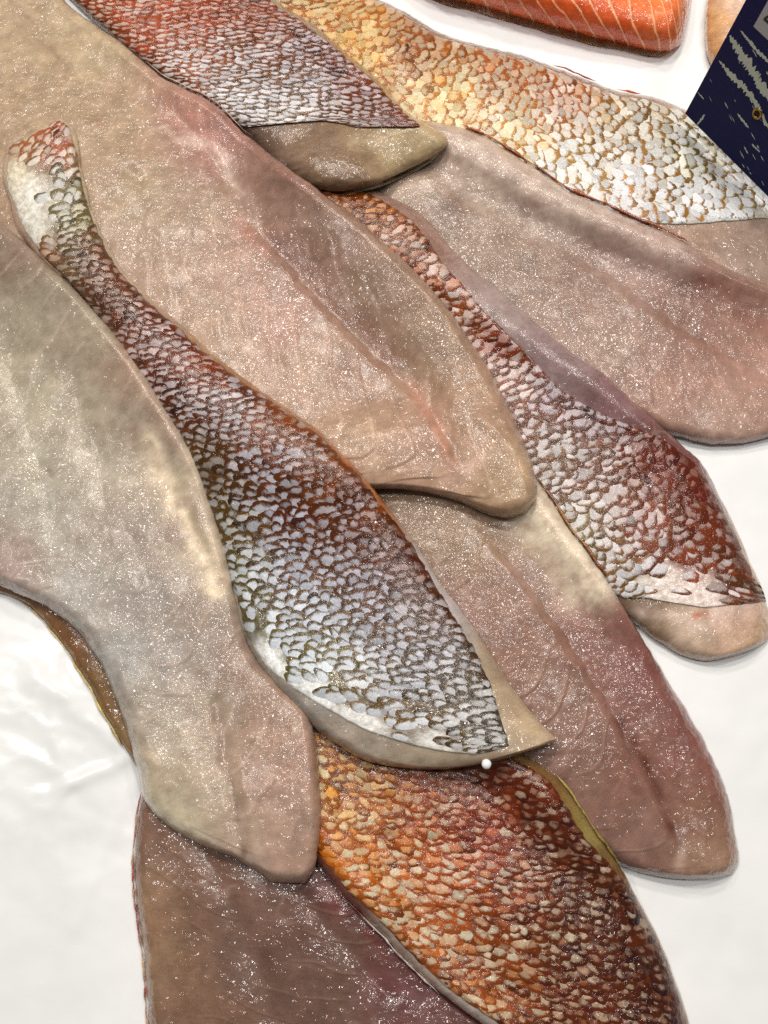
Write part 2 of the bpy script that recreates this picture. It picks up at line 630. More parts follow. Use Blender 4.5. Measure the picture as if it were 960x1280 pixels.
    Fb = np.stack([idx[:-1, :-1], idx[1:, :-1], idx[1:, 1:], idx[:-1, 1:]], -1).reshape(-1, 4)
    F = np.concatenate([Ft, Fb])
    V = np.concatenate(V)
    fib = np.stack([am / 1000, bm / 1000, 0 * am], -1)
    fibb = np.zeros((nu * nb, 3)); colb = np.repeat(col[:, mid], nb, 0)
    org = (float(x[nu // 2, mid]), float(y[nu // 2, mid]), float(base[nu // 2, mid]))
    root = thing(name, org, label, cat, group)
    o = mesh_obj('flesh', V, F, mat or MFLESH, root, org, True,
                 {'Col': np.concatenate([col.reshape(-1, 3), colb]), 'fibre': np.concatenate([fib.reshape(-1, 3), fibb])})
    # z of the top in traced units, for laying a skin on it
    return dict(key=key, root=root, org=org, px=px, py=py, x=x, y=y, z=z, base=base, G=G, v=v, seed=seed)


def zimage(bd, pad=260):
    w, h = int(W + 2 * pad), int(Hh + 2 * pad)
    acc = np.zeros((h, w)); wt = np.zeros((h, w))
    ix = np.clip(bd['px'] + pad, 0, w - 1).astype(int); iy = np.clip(bd['py'] + pad, 0, h - 1).astype(int)
    np.add.at(acc, (iy, ix), bd['z']); np.add.at(wt, (iy, ix), 1.0)
    m = wt > 0
    acc = blur(acc, 2.0); wt = blur(wt, 2.0)
    for _ in range(3):
        a2, w2 = blur(acc, 5.0), blur(wt, 5.0)
        acc = np.where(wt > 1e-3, acc, a2); wt = np.where(wt > 1e-3, wt, w2)
    return acc / np.maximum(wt, 1e-9), pad


def scales_and_skin(bd, S, ctrl, pitch=(3.5, 4.0), skew=0.0, nu=260, nv=110, seed=0, tail=1, jit=0.22, hgt=0.35, noisy=0.5, warp=1.0, dens_scale=9.0, skin_label=None, rough=1.0, ground=1.0, rim_add=0.0, dkm=(0.55, 0.52, 0.42), plm=0.80, tmul=1.0, tilt=1.0):
    """skin sheet laid on the meat, and its scales.  ctrl rows: (x, y, pale, dark, rim 0..1, presence 0..1, tint, tint amount)"""
    root, org = bd['root'], bd['org']
    G = ragged(resample(S, nu), seed, 2.0)
    v = np.linspace(0, 1, nv)
    px = G[:, 0:1] * (1 - v) + G[:, 2:3] * v
    py = G[:, 1:2] * (1 - v) + G[:, 3:4] * v
    zi, pad = zimage(bd)
    zz = bil(zi, px + pad - 0.5, py + pad - 0.5)
    zz = blur(zz, 1.2)
    x, y = unproject(px, py, zz)
    mid = nv // 2
    a = np.concatenate([[0], np.cumsum(np.hypot(np.diff(x[:, mid]), np.diff(y[:, mid])))]) * 1000
    wd = np.hypot(x[:, -1] - x[:, 0], y[:, -1] - y[:, 0]) * 1000
    dE = np.minimum(np.minimum(v[None, :], 1 - v[None, :]) * wd[:, None], np.minimum(a, a[-1] - a)[:, None])
    wob = 0.35 * fbm(x * 1000, y * 1000, 7, 3, seed + 2)
    z = zz + (1.1 * ell(dE / 1.2) - 0.45 + wob * sstep(0, 2, dE)) / 1000
    x, y = unproject(px, py, z)
    P = np.stack([x, y, z], -1)
    du = np.gradient(P, axis=0); dv = np.gradient(P, axis=1)
    N = np.cross(dv, du); N /= np.linalg.norm(N, axis=-1, keepdims=True) + 1e-12
    N[N[..., 2] < 0] *= -1
    nzx = 14 * fbm(x * 1000, y * 1000, 8, 3, seed + 11); nzy = 14 * fbm(x * 1000, y * 1000, 8, 3, seed + 13)
    pale, dark, rim, pres = shepard(px + nzx, py + nzy, ctrl, (2, 3, 4, 5))
    wpres = sstep(0.25, 0.6, pres)[..., None]
    mot = sstep(-0.1, 0.5, fbm(x * 1000, y * 1000, 3.0, 3, seed + 71))[..., None]
    dk = dark * np.array(dkm) * (1 - 0.35 * mot) + pale * plm * 0.30 * mot
    tone = fbm(x * 1000, y * 1000, 5.0, 3, seed + 75)[..., None]
    dk = np.clip(dk * (1 + 0.9 * tone * np.array([0.8, 1.0, 1.0])), 0.003, 0.8)
    dk = pale * 0.8 * (1 - ground) + dk * ground
    col = pale * (1 - wpres) + dk * wpres
    sk = mesh_obj('skin', P.reshape(-1, 3), gridfaces(nu, nv)[:, ::-1], MSKIN, root, org, True, {'Col': col.reshape(-1, 3)})
    if skin_label:
        sk['label'] = skin_label
    # lattice of scales in millimetres
    pa, pb = pitch
    na = int(a[-1] / pa) + 2; nb = int(wd.max() / pb) + 3
    ia, ib = np.meshgrid(np.arange(na), np.arange(-nb // 2 - 1, nb // 2 + 2), indexing='ij')
    A = ia * pa + 0.0; Bc = (ib + 0.5 * (ia % 2)) * pb
    A = A + skew * Bc
    A = A.ravel(); Bc = Bc.ravel()
    A2 = A + warp * 2.2 * fbm(A, Bc, 15, 2, seed + 1) + rng.normal(0, jit * pa * 0.5, A.shape)
    B2 = Bc + warp * 2.2 * fbm(A, Bc, 15, 2, seed + 8) + rng.normal(0, jit * pb * 0.5, A.shape)
    ii = np.interp(A2, a, np.arange(nu), left=-9, right=-9)
    ok = ii >= 0
    A2, B2, ii = A2[ok], B2[ok], ii[ok]
    vv = 0.5 + B2 / np.interp(A2, a, wd)
    ok = (vv > 0.004) & (vv < 0.996)
    A2, B2, ii, vv = A2[ok], B2[ok], ii[ok], vv[ok]
    cen = bil(P, vv * (nv - 1), ii)
    cpx, cpy = project(cen)
    pl, dk_, rm, pr, = shepard(cpx + 8 * rng.normal(size=cpx.shape), cpy + 8 * rng.normal(size=cpx.shape), ctrl, (2, 3, 4, 5))
    tint, tam = shepard(cpx, cpy, ctrl, (6, 7))
    patchn = fbm(A2, B2, dens_scale, 3, seed + 15)
    keep = (rng.random(len(A2)) * 0.5 + 0.25 + 0.25 * patchn) < pr
    keep &= np.interp(ii, np.arange(nu), wd) > 2
    sel = np.where(keep)[0]
    n = len(sel)
    A2, B2, ii, vv, pl, dk_, rm, tint, tam, patchn, cpx, cpy = [q[sel] for q in (A2, B2, ii, vv, pl, dk_, rm, tint, tam, patchn, cpx, cpy)]
    # shapes
    seg = 12
    th = np.arange(seg) / seg * 2 * math.pi
    big = 1 + 0.10 * (rough - 1)
    sx = big * pa * 0.90 * np.clip(1 + 0.13 * rough * rng.normal(size=n), 0.5, 1.6); sy = big * pb * 0.60 * np.clip(1 + 0.15 * rough * rng.normal(size=n), 0.5, 1.7)
    merge = rng.random(n) < 0.16
    sy = np.where(merge, sy * 1.55, sy)
    ang = rng.normal(0, 0.16 * rough, n) + 0.35 * rough * fbm(A2, B2, 12, 2, seed + 33)
    rr = 1 + 0.09 * np.cos(2 * th[None, :] + rng.random((n, 1)) * 6.28) + 0.07 * np.cos(3 * th[None, :] + rng.random((n, 1)) * 6.28) + 0.05 * rough * rng.normal(size=(n, seg))
    cx = np.cos(th)[None, :] * rr; cy = np.sin(th)[None, :] * rr
    lx = np.concatenate([np.zeros((n, 1)), 0.62 * cx, cx], 1); ly = np.concatenate([np.zeros((n, 1)), 0.62 * cy, cy], 1)
    rad = np.concatenate([np.zeros((n, 1)), np.full((n, seg), 0.62), np.ones((n, seg))], 1)
    ca, sa = np.cos(ang)[:, None], np.sin(ang)[:, None]
    da = (lx * sx[:, None]) * ca - (ly * sy[:, None]) * sa
    db = (lx * sx[:, None]) * sa + (ly * sy[:, None]) * ca
    sgn = -1 if tail == 1 else 1            # +1: tail lies at the start of the stations
    AA = np.clip(A2[:, None] + da, 0, a[-1]); BB = B2[:, None] + db
    I2 = np.interp(AA, a, np.arange(nu)); V2 = np.clip(0.5 + BB / np.interp(AA, a, wd), 0.0, 1.0)
    PP = bil(P, V2 * (nv - 1), I2); NN = bil(N, V2 * (nv - 1), I2)
    hs = hgt * (0.6 + 0.8 * rng.random((n, 1)))
    tw = tilt * sgn * lx * 0.50 * hs + 0.10 * hs * rng.normal(size=(n, 1)) * ly
    h = 0.75 * hs * (1 - rad ** 2.0) + tw + 0.14
    PP = PP + NN * (h / 1000)[..., None]
    tam = tam * tmul
    pl = pl * np.array([0.95, 0.99, 1.07])
    k = np.clip(tam + noisy * tmul * 0.5 * rng.normal(size=n) * (tam > 0.03), 0, 1)[:, None]
    pl = pl * (1 - k) + tint * k
    pl = np.clip(pl * plm * (1 + 0.14 * rng.normal(size=(n, 1))), 0, 0.85)
    dk_ = np.clip(dk_ * np.array(dkm) * (1 + 0.22 * rng.normal(size=(n, 1))), 0.004, 0.8)
    rm = np.clip(rm + rim_add + noisy * 0.42 * patchn + 0.13 * rng.normal(size=n), 0.0, 1.05)
    scv = np.stack([sgn * lx, ly, np.broadcast_to(rm[:, None], lx.shape)], -1)
    nvv = 1 + 2 * seg
    f = []
    for q in range(seg):
        q2 = (q + 1) % seg
        f.append((0, 1 + q, 1 + q2))
    f4 = [(1 + q, 1 + seg + q, 1 + seg + (q + 1) % seg, 1 + (q + 1) % seg) for q in range(seg)]
    # orientation
    a0, b0, c0 = PP[0, 0], PP[0, 1], PP[0, 2]
    if np.cross(b0 - a0, c0 - a0) @ NN[0, 0] < 0:
        f = [t[::-1] for t in f]; f4 = [t[::-1] for t in f4]
    faces = f + f4
    # the ones in view that show largest become parts of their own
    vis = (cpx > 0) & (cpx < W) & (cpy > 0) & (cpy < Hh)
    for nm, poly in FOOT_LATER[bd['key']]:
        vis &= ~inpoly(cpx, cpy, poly)
    depth = np.linalg.norm(PP[:, 0] - cam_loc, axis=1)
    size = sx * sy / depth ** 2 * vis
    order = np.argsort(-size)
    nvis = int((size > 0).sum())
    single = order[:min(300, nvis)]
    rest = order[min(300, nvis):]
    for i in single:
        mesh_obj('scale', PP[i], faces, MSCALE, sk, org, True,
                 {'pale': np.repeat(pl[i:i + 1], nvv, 0), 'dark': np.repeat(dk_[i:i + 1], nvv, 0), 'sc': scv[i]})
    if len(rest):
        Vr = PP[rest].reshape(-1, 3)
        Fr = []
        tri = []
        for t in faces:
            if len(t) == 4:
                tri += [(t[0], t[1], t[2]), (t[0], t[2], t[3])]
            else:
                tri.append(t)
        tri = np.array(tri)
        Fr = (tri[None] + (np.arange(len(rest)) * nvv)[:, None, None]).reshape(-1, 3)
        o = mesh_obj('scale_cover', Vr, Fr, MSCALE, sk, org, True,
                     {'pale': np.repeat(pl[rest], nvv, 0), 'dark': np.repeat(dk_[rest], nvv, 0), 'sc': scv[rest].reshape(-1, 3)})
        o['kind'] = 'stuff'
    print('SCALES', bd['key'], n, 'visible', nvis)
    return sk


def rim_strip(bd, side, i0, i1, cols, wid=0.9, out=0.5, hz=0.6, seed=0, label=None, up=0.0):
    """thin edge of skin that shows along one border of a flesh-up fillet"""
    nu = bd['px'].shape[0]
    a, b = int(i0 * (nu - 1)), int(i1 * (nu - 1))
    j = 0 if side == 'L' else -1
    jin = 6 if side == 'L' else -7
    E = np.stack([bd['x'][a:b, j], bd['y'][a:b, j], bd['base'][a:b, j]], -1)
    I = np.stack([bd['x'][a:b, jin], bd['y'][a:b, jin], bd['base'][a:b, jin]], -1)
    d = E - I; d[:, 2] = 0; d /= np.linalg.norm(d, axis=1)[:, None] + 1e-9
    m = len(E); s = np.arange(m)
    tp = np.minimum(1, np.minimum(s, m - 1 - s) / 12.0)
    w = (wid * 0.62 * (0.25 + 0.75 * sstep(-0.35, 0.25, fbm(s, 0 * s, 18, 3, seed))) * tp + 0.03) / 1000
    seg = 8
    V = []
    sh = out / 1000 * (1 + 1.2 * fbm(s, 0 * s, 30, 2, seed + 4))
    for q in range(seg):
        an = q / seg * 2 * math.pi
        p = E + d * (sh + w * math.cos(an))[:, None]
        p = p + np.array([0, 0, 1.0])[None] * ((hz * w * math.sin(an)) + (hz * 0.0006) + up / 1000)[:, None]
        V.append(p)
    V = np.stack(V, 1)
    i = np.arange(m - 1)[:, None] * seg + np.arange(seg)[None, :]
    i2 = np.arange(m - 1)[:, None] * seg + (np.arange(seg)[None, :] + 1) % seg
    F = np.stack([i, i2, i2 + seg, i + seg], -1).reshape(-1, 4)
    f = sstep(-0.3, 0.3, fbm(s, 0 * s, 40, 3, seed + 8))[:, None]
    c = cols[0] * (1 - f) + cols[1] * f
    return mesh_obj('skin_edge', V.reshape(-1, 3), F, MSKIN, bd['root'], bd['org'], True, {'Col': np.repeat(c, seg, 0)})


# ================================================================== the paper
def axis(lo, hi, fine, a, b, coarse):
    return np.concatenate([np.arange(lo, a, coarse), np.arange(a, b, fine), np.arange(b, hi, coarse)])


gx = axis(-0.7, 0.7, 0.0012, -0.24, 0.24, 0.02)
gy = axis(-0.6, 0.9, 0.0012, -0.24, 0.34, 0.02)
PX, PY = np.meshgrid(gx, gy)
qx, qy = project(np.stack([PX, PY, 0 * PX], -1))
wet = np.exp(-(((qx - 90) / 130) ** 2 + ((qy - 900) / 190) ** 2))
PZ = 0.0012 * fbm(PX * 1000, PY * 1000, 70, 3, 1) + 0.0004 * fbm(PX * 1000, PY * 1000, 18, 2, 5)
cr = np.abs(fbm(PX * 1000 + 8 * fbm(PX * 1000, PY * 1000, 20, 2, 3), PY * 1000 * 1.6 + PX * 500, 26, 3, 12))
PZ = PZ + wet * 0.0016 * (0.35 - cr)
for poly, wdt, mm in (([(175, 960), (120, 1090), (75, 1200)], 10, 0.5), ([(20, 830), (120, 900), (170, 950)], 16, 1.2),
                      ([(60, 990), (140, 960), (175, 940)], 9, 1.0), ([(600, 20), (720, 70), (840, 110)], 26, 2.0), ([(870, 60), (900, 130)], 22, 1.6),
                      ([(790, 850), (860, 900), (960, 930)], 22, 0.5)):
    d, tt = polydist(qx, qy, poly)
    PZ = PZ + mm / 1000 * np.exp(-(d / wdt) ** 2) * sstep(0, 0.2, tt + 0.05) * sstep(0, 0.2, 1.05 - tt)
paper = mesh_obj('counter_paper', np.stack([PX, PY, PZ], -1).reshape(-1, 3), gridfaces(len(gy), len(gx)), MPAPER, None, (0, 0, 0), True, {'wet': np.clip(wet * 1.2, 0, 1).ravel()})
paper['kind'] = 'structure'
# start the pile on the paper
hx = X0 + RES * np.arange(NX); hy = Y0 + RES * np.arange(NY)
ixf = np.interp(hx, gx, np.arange(len(gx))); iyf = np.interp(hy, gy, np.arange(len(gy)))
HM[:] = bil(PZ, np.broadcast_to(ixf[None, :], (NY, NX)), np.broadcast_to(iyf[:, None], (NY, NX)))

GR = 'fillets piled on the paper'
K = lambda x, y, r, g, b: (x, y, lin(r, g, b))

# ------------------------------------------------------------------ outlines (stations: left x, y, right x, y)
ST = {}
ST['J'] = [(260, -40, 330, -70), (330, 10, 420, -20), (400, 70, 490, 5), (460, 130, 545, 38), (530, 180, 600, 56), (600, 220, 660, 72), (670, 265, 715, 92),
           (740, 300, 770, 113), (810, 330, 830, 125), (870, 350, 885, 150), (930, 370, 940, 190), (1000, 380, 1010, 240), (1060, 370, 1060, 300)]
ST['Js'] = [(264, -42, 326, -66), (336, 6, 417, -17), (408, 66, 487, 8), (468, 126, 541, 42), (538, 174, 597, 60), (608, 212, 657, 76), (690, 250, 713, 97),
            (765, 277, 768, 118), (840, 281, 828, 130), (895, 279, 882, 155), (950, 273, 937, 195), (1010, 275, 1003, 242)]
ST['H'] = [(380, 250, 470, 140), (430, 290, 530, 150), (490, 330, 585, 162), (550, 370, 640, 190), (610, 410, 700, 232), (670, 450, 755, 258), (730, 490, 812, 282),
           (790, 522, 860, 305), (840, 544, 910, 335), (885, 555, 965, 360), (940, 552, 1020, 400), (1000, 535, 1050, 450), (1040, 510, 1055, 480)]
ST['G'] = [(330, 230, 420, 212), (370, 280, 480, 243), (420, 330, 530, 270), (470, 380, 575, 322), (520, 430, 640, 376), (560, 490, 700, 428), (600, 550, 755, 468),
           (640, 610, 800, 508), (680, 660, 840, 546), (715, 705, 875, 578), (750, 745, 900, 622), (785, 775, 925, 672), (820, 800, 947, 722), (850, 818, 960, 765),
           (885, 826, 962, 795), (925, 818, 950, 808)]
ST['Gs'] = [(336, 230, 415, 216), (376, 278, 472, 248), (426, 326, 518, 278), (476, 376, 556, 330), (526, 428, 606, 388), (566, 488, 658, 440), (606, 548, 706, 490),
            (646, 606, 765, 522), (684, 654, 825, 548), (716, 694, 870, 582), (745, 724, 896, 624), (775, 746, 920, 673), (806, 748, 940, 714), (842, 754, 952, 738), (885, 760, 957, 752)]
ST['I'] = [(20, -80, 230, -100), (70, -20, 290, -50), (120, 30, 345, 0), (170, 75, 395, 33), (215, 112, 440, 70), (265, 146, 480, 107), (308, 172, 510, 140), (338, 202, 537, 156),
           (378, 230, 556, 168), (420, 240, 560, 180), (465, 232, 547, 192), (505, 215, 530, 203)]
ST['Is'] = [(26, -78, 226, -96), (76, -18, 286, -47), (126, 30, 341, 4), (176, 74, 390, 37), (220, 108, 436, 74), (262, 135, 476, 111), (300, 158, 502, 137), (330, 153, 512, 147),
            (388, 149, 521, 154), (450, 160, 526, 159)]
ST['D'] = [(400, 560, 600, 520), (430, 640, 650, 570), (470, 720, 685, 618), (510, 790, 713, 662), (550, 850, 745, 705), (590, 905, 775, 752), (630, 950, 803, 797), (665, 990, 832, 845),
           (700, 1025, 862, 893), (735, 1055, 890, 945), (770, 1078, 910, 995), (805, 1092, 920, 1045), (845, 1099, 923, 1075), (885, 1100, 914, 1094)]
ST['F'] = [(190, 950, 380, 960), (176, 1000, 420, 1040), (169, 1060, 450, 1100), (170, 1120, 490, 1150), (178, 1180, 530, 1200), (183, 1240, 580, 1250), (188, 1300, 640, 1300), (200, 1380, 680, 1370)]
ST['E'] = [(330, 840, 540, 860), (345, 910, 600, 900), (360, 980, 650, 940), (372, 1030, 690, 966), (395, 1078, 724, 1010), (430, 1120, 752, 1052), (470, 1160, 778, 1088), (512, 1205, 802, 1132),
           (555, 1245, 830, 1188), (610, 1285, 850, 1240), (680, 1330, 866, 1300), (750, 1370, 870, 1350)]
ST['Es'] = [(336, 842, 534, 860), (351, 908, 594, 902), (367, 976, 640, 945), (380, 1026, 682, 972), (402, 1074, 713, 1016), (437, 1116, 742, 1058), (478, 1154, 772, 1091), (520, 1198, 798, 1134),
            (563, 1238, 826, 1190), (620, 1277, 846, 1242), (685, 1324, 861, 1300), (752, 1363, 866, 1348)]
ST['K'] = [(-60, 728, 60, 715), (20, 748, 110, 755), (65, 788, 140, 795), (100, 838, 160, 845), (128, 888, 180, 895), (152, 928, 200, 935), (168, 955, 215, 965)]
ST['A'] = [(-170, -30, 30, -90), (-130, 100, 82, 2), (-80, 210, 148, 50), (-20, 310, 205, 97), (50, 385, 262, 126), (110, 450, 330, 186), (170, 510, 400, 238), (240, 560, 470, 293),
           (310, 595, 535, 355), (380, 612, 590, 428), (440, 613, 628, 491), (500, 612, 655, 550), (555, 621, 669, 595), (600, 638, 671, 621), (632, 647, 657, 641)]
ST['B'] = [(8, 182, 76, 147), (4, 215, 93, 165), (10, 250, 104, 215), (23, 288, 113, 255), (45, 320, 128, 295), (76, 352, 152, 335), (107, 386, 185, 370), (138, 428, 225, 405), (172, 478, 275, 450),
           (203, 528, 330, 490), (229, 571, 385, 528), (252, 624, 435, 573), (271, 682, 480, 628), (288, 736, 520, 678), (302, 790, 556, 736), (325, 838, 590, 780), (362, 878, 614, 815), (405, 920, 637, 853),
           (455, 950, 664, 888), (510, 961, 693, 920), (565, 961, 695, 924), (630, 950, 686, 930)]
ST['Bs'] = [(12, 183, 74, 150), (8, 215, 90, 167), (14, 249, 101, 215), (28, 284, 110, 256), (50, 315, 125, 297), (80, 347, 148, 337), (111, 382, 181, 373), (142, 425, 221, 408), (176, 476, 271, 452),
            (207, 526, 326, 493), (233, 569, 381, 531), (256, 623, 431, 576), (275, 681, 476, 631), (292, 735, 516, 682), (308, 792, 550, 742), (334, 834, 577, 785), (380, 869, 597, 820), (430, 899, 612, 855),
            (480, 921, 624, 888), (540, 937, 632, 914), (598, 943, 636, 934)]
ST['C'] = [(-260, 200, -60, 240), (-240, 330, 0, 278), (-200, 450, 60, 330), (-150, 560, 118, 388), (-90, 640, 170, 452), (-40, 705, 212, 515), (10, 738, 241, 565), (55, 757, 264, 622), (95, 788, 283, 690),
           (122, 825, 298, 750), (142, 868, 312, 806), (160, 920, 350, 856), (173, 970, 386, 888), (183, 1005, 398, 950), (212, 1034, 402, 1010), (255, 1058, 399, 1055), (298, 1076, 393, 1085), (340, 1103, 380, 1104)]

ORDER = 'J H G I D F E K A C B'.split()
FOOT_LATER = {}
for i, k in enumerate(ORDER):
    lst = []
    for k2 in ORDER[i + 1:]:
        g = resample(ST[k2], 60)
        lst.append((k2, np.concatenate([g[:, :2], g[::-1, 2:]]).tolist()))
    FOOT_LATER[k] = lst


def R(x, y, pale, dark, rim, pres, tint=None, tam=0.0):
    return (x, y, lin(*pale), lin(*dark), rim, pres, lin(*(tint or pale)), tam)


# ================================================================== fillets, lowest first
# ---- J: skin up, pale yellow, beside the sign
bJ = body('J', ST['J'], [(0, 7), (0.5, 10), (1, 8)], 'skin-up fillet with pale white and yellow skin touching the dark blue sign',
          [K(600, 150, 150, 130, 115), K(860, 310, 176, 152, 138), K(940, 320, 170, 150, 140)], reL=7, reR=9, seed=101, lump=0.7, group=None)
scales_and_skin(bJ, ST['Js'], [
    R(380, 10, (205, 180, 130), (150, 90, 40), .55, 1, (210, 150, 70), .4),
    R(450, 70, (225, 190, 120), (175, 110, 35), .5, 1, (215, 160, 70), .4),
    R(520, 60, (190, 160, 130), (130, 75, 35), .65, 1, (180, 110, 60), .3),
    R(560, 130, (238, 222, 170), (190, 130, 40), .42, 1, (225, 180, 90), .35),
    R(620, 90, (190, 165, 135), (150, 80, 40), .6, 1, (190, 120, 70), .3),
    R(640, 170, (240, 232, 200), (180, 130, 45), .35, 1, (225, 190, 110), .3),
    R(700, 125, (215, 190, 170), (160, 85, 45), .5, 1, (205, 150, 110), .3),
    R(720, 200, (238, 236, 228), (150, 120, 45), .3, 1, (225, 205, 150), .25),
    R(780, 150, (215, 205, 185), (125, 95, 50), .5, 1, (200, 170, 120), .2),
    R(800, 240, (238, 236, 232), (165, 120, 60), .28, .8, (230, 215, 190), .2),
    R(860, 190, (220, 218, 205), (110, 95, 45), .42, 1, (205, 195, 150), .2),
    R(880, 260, (236, 235, 230), (150, 115, 65), .25, .6),
    R(940, 260, (235, 232, 225), (130, 110, 60), .3, .7)], pitch=(4.0, 5.4), seed=111, tail=0, noisy=1.0, hgt=.09, warp=1.6, rough=1.4, jit=.32, ground=.2, dkm=(.9, .78, .5), plm=.88, tmul=.5, rim_add=.03, tilt=.35)
rim_strip(bJ, 'R', 0.50, 0.585, (lin(150, 60, 25), lin(185, 85, 30)), 1.2, -2.0, 1.0, 5, up=2)
fin = rim_strip(bJ, 'R', 0.615, 0.66, (lin(215, 95, 20), lin(190, 70, 20)), 2.0, -2.0, 1.0, 6, up=2)
fin.name = 'fin_remnant'

# ---- H: flesh up, pink, right
bH = body('H', ST['H'], [(0, 7), (0.3, 10), (0.7, 11), (1, 7)], 'flesh-up fillet with pink end lying between the yellow and red skinned fillets',
          [K(520, 200, 186, 165, 150), K(600, 215, 195, 176, 165), K(700, 260, 196, 178, 168), K(560, 270, 140, 118, 106), K(640, 320, 152, 130, 117), K(720, 330, 148, 122, 112),
           K(800, 320, 176, 148, 142), K(860, 380, 140, 106, 96), K(900, 420, 152, 118, 106), K(760, 420, 165, 138, 126), K(840, 490, 172, 136, 124), K(900, 530, 184, 156, 144), K(950, 470, 182, 146, 134)],
          reL=7, reR=4, seed=202, tone=(0.96, 1.0, 1.02), steps=[([(700, 315), (760, 352), (820, 395), (880, 435), (960, 480), (1000, 500)], 34, 1.8)], myo=dict(sp=11, chev=-.9, depth=.14, vm=.5, ls=.15),
          features=[([(540, 215), (640, 260), (740, 310), (830, 340), (920, 370)], 24, -1.0), ([(560, 235), (620, 260)], 10, -.4), ([(620, 190), (720, 250), (840, 310)], 22, 1.2)],
          paints=[([(560, 180), (640, 215), (740, 265), (850, 320)], 22, lin(214, 196, 186), .6), ([(880, 350), (950, 400)], 20, lin(140, 75, 70), .5), ([(900, 470), (960, 440)], 40, lin(200, 150, 140), .3),
                  ([(640, 250), (760, 310), (860, 360)], 12, lin(120, 92, 84), .5)])
rim_strip(bH, 'R', 0.16, 0.66, (lin(120, 55, 20), lin(165, 80, 30)), 1.3, .5, .9, 3, up=.5)

# ---- G: skin up, deep red, right
bG = body('G', ST['G'], [(0, 6), (0.4, 10), (0.8, 11), (1, 7)], 'skin-up fillet with dark red and white scales and bare pale end on paper',
          [K(500, 330, 150, 120, 110), K(640, 390, 165, 150, 150), K(700, 440, 150, 130, 135), K(780, 500, 140, 110, 115), K(830, 545, 120, 80, 80), K(795, 765, 128, 108, 88), K(820, 790, 140, 118, 95), K(860, 790, 215, 198, 180),
           K(920, 780, 210, 180, 165), K(940, 800, 190, 165, 140), K(680, 640, 140, 120, 100)], reL=8, reR=9, seed=303, dome=.35,
          paints=[([(800, 765), (880, 775), (930, 760)], 12, lin(232, 215, 210), .6), ([(870, 770), (885, 768)], 5, lin(190, 80, 40), .9)])
scales_and_skin(bG, ST['Gs'], [
    R(440, 255, (200, 150, 100), (135, 65, 25), .7, 1, (190, 120, 60), .4), R(500, 300, (205, 180, 160), (150, 72, 28), .62, 1, (190, 120, 70), .3),
    R(560, 350, (215, 185, 165), (150, 65, 25), .6, 1, (195, 120, 75), .3), R(560, 400, (225, 205, 190), (165, 85, 35), .5, 1),
    R(620, 430, (205, 170, 155), (140, 52, 25), .65, 1, (180, 100, 70), .3), R(630, 490, (225, 208, 196), (160, 80, 35), .48, 1),
    R(690, 490, (190, 170, 170), (115, 50, 32), .65, 1), R(690, 570, (215, 205, 195), (130, 80, 30), .52, 1),
    R(750, 530, (185, 165, 165), (110, 45, 32), .7, 1), R(760, 600, (210, 195, 185), (130, 62, 28), .55, 1), R(730, 660, (225, 218, 205), (140, 110, 45), .4, 1),
    R(820, 580, (165, 120, 110), (120, 38, 20), .85, 1, (150, 70, 50), .4), R(870, 610, (140, 80, 60), (112, 36, 18), .95, 1, (130, 60, 40), .4),
    R(800, 650, (215, 190, 180), (150, 60, 28), .6, 1), R(860, 680, (185, 150, 140), (130, 52, 28), .75, 1), R(780, 720, (228, 222, 216), (160, 120, 70), .3, .8),
    R(915, 690, (150, 110, 90), (105, 45, 20), .85, 1), R(940, 725, (150, 120, 95), (95, 55, 25), .8, 1), R(830, 715, (235, 226, 218), (185, 80, 35), .4, .25), R(800, 735, (235, 230, 222), (150, 110, 60), .3, .2), R(860, 735, (235, 222, 216), (185, 80, 35), .35, .2), R(890, 740, (232, 215, 210), (175, 80, 45), .3, .15)],
    pitch=(3.4, 5.0), seed=313, tail=0, noisy=.75, hgt=.25, warp=1.8, rough=1.5, jit=.3, rim_add=.12, dkm=(.52, .55, .48))

# ---- I: skin up, orange and white, top
bI = body('I', ST['I'], [(0, 9), (0.6, 12), (0.85, 11), (1, 7)], 'skin-up fillet with orange edged white scales and a thick grey cut end',
          [K(380, 180, 140, 118, 100), K(430, 215, 132, 110, 90), K(500, 190, 168, 150, 118), K(545, 178, 185, 168, 135), K(340, 190, 120, 100, 88), K(250, 100, 150, 130, 110)], reL=13, reR=6, de=(7, 18), seed=404, dome=.3,
          paints=[([(440, 180), (500, 175), (550, 172)], 8, lin(205, 190, 160), .5)])
scales_and_skin(bI, ST['Is'], [
    R(110, 10, (215, 180, 155), (165, 68, 30), .6, 1), R(180, 30, (215, 185, 165), (180, 72, 32), .6, 1, (200, 110, 70), .3), R(250, 20, (200, 165, 150), (172, 66, 30), .65, 1, (200, 110, 70), .35),
    R(320, 20, (195, 160, 145), (150, 62, 30), .65, 1, (180, 110, 80), .3), R(230, 80, (222, 212, 205), (165, 85, 38), .48, 1), R(300, 70, (215, 208, 205), (135, 75, 35), .5, 1), R(380, 60, (195, 180, 178), (120, 58, 32), .6, 1),
    R(300, 125, (222, 218, 215), (110, 80, 45), .45, 1), R(380, 110, (205, 200, 202), (105, 65, 38), .52, 1), R(440, 90, (190, 165, 160), (140, 60, 38), .65, 1), R(460, 130, (198, 180, 178), (120, 62, 38), .58, 1),
    R(360, 143, (238, 234, 226), (140, 95, 50), .2, .45), R(430, 148, (225, 215, 205), (125, 75, 38), .4, .9), R(500, 145, (190, 160, 150), (125, 55, 35), .65, 1)],
    pitch=(3.1, 4.8), seed=414, tail=0, noisy=.6, hgt=.22, rim_add=.1, dkm=(.58, .62, .5), rough=1.3)

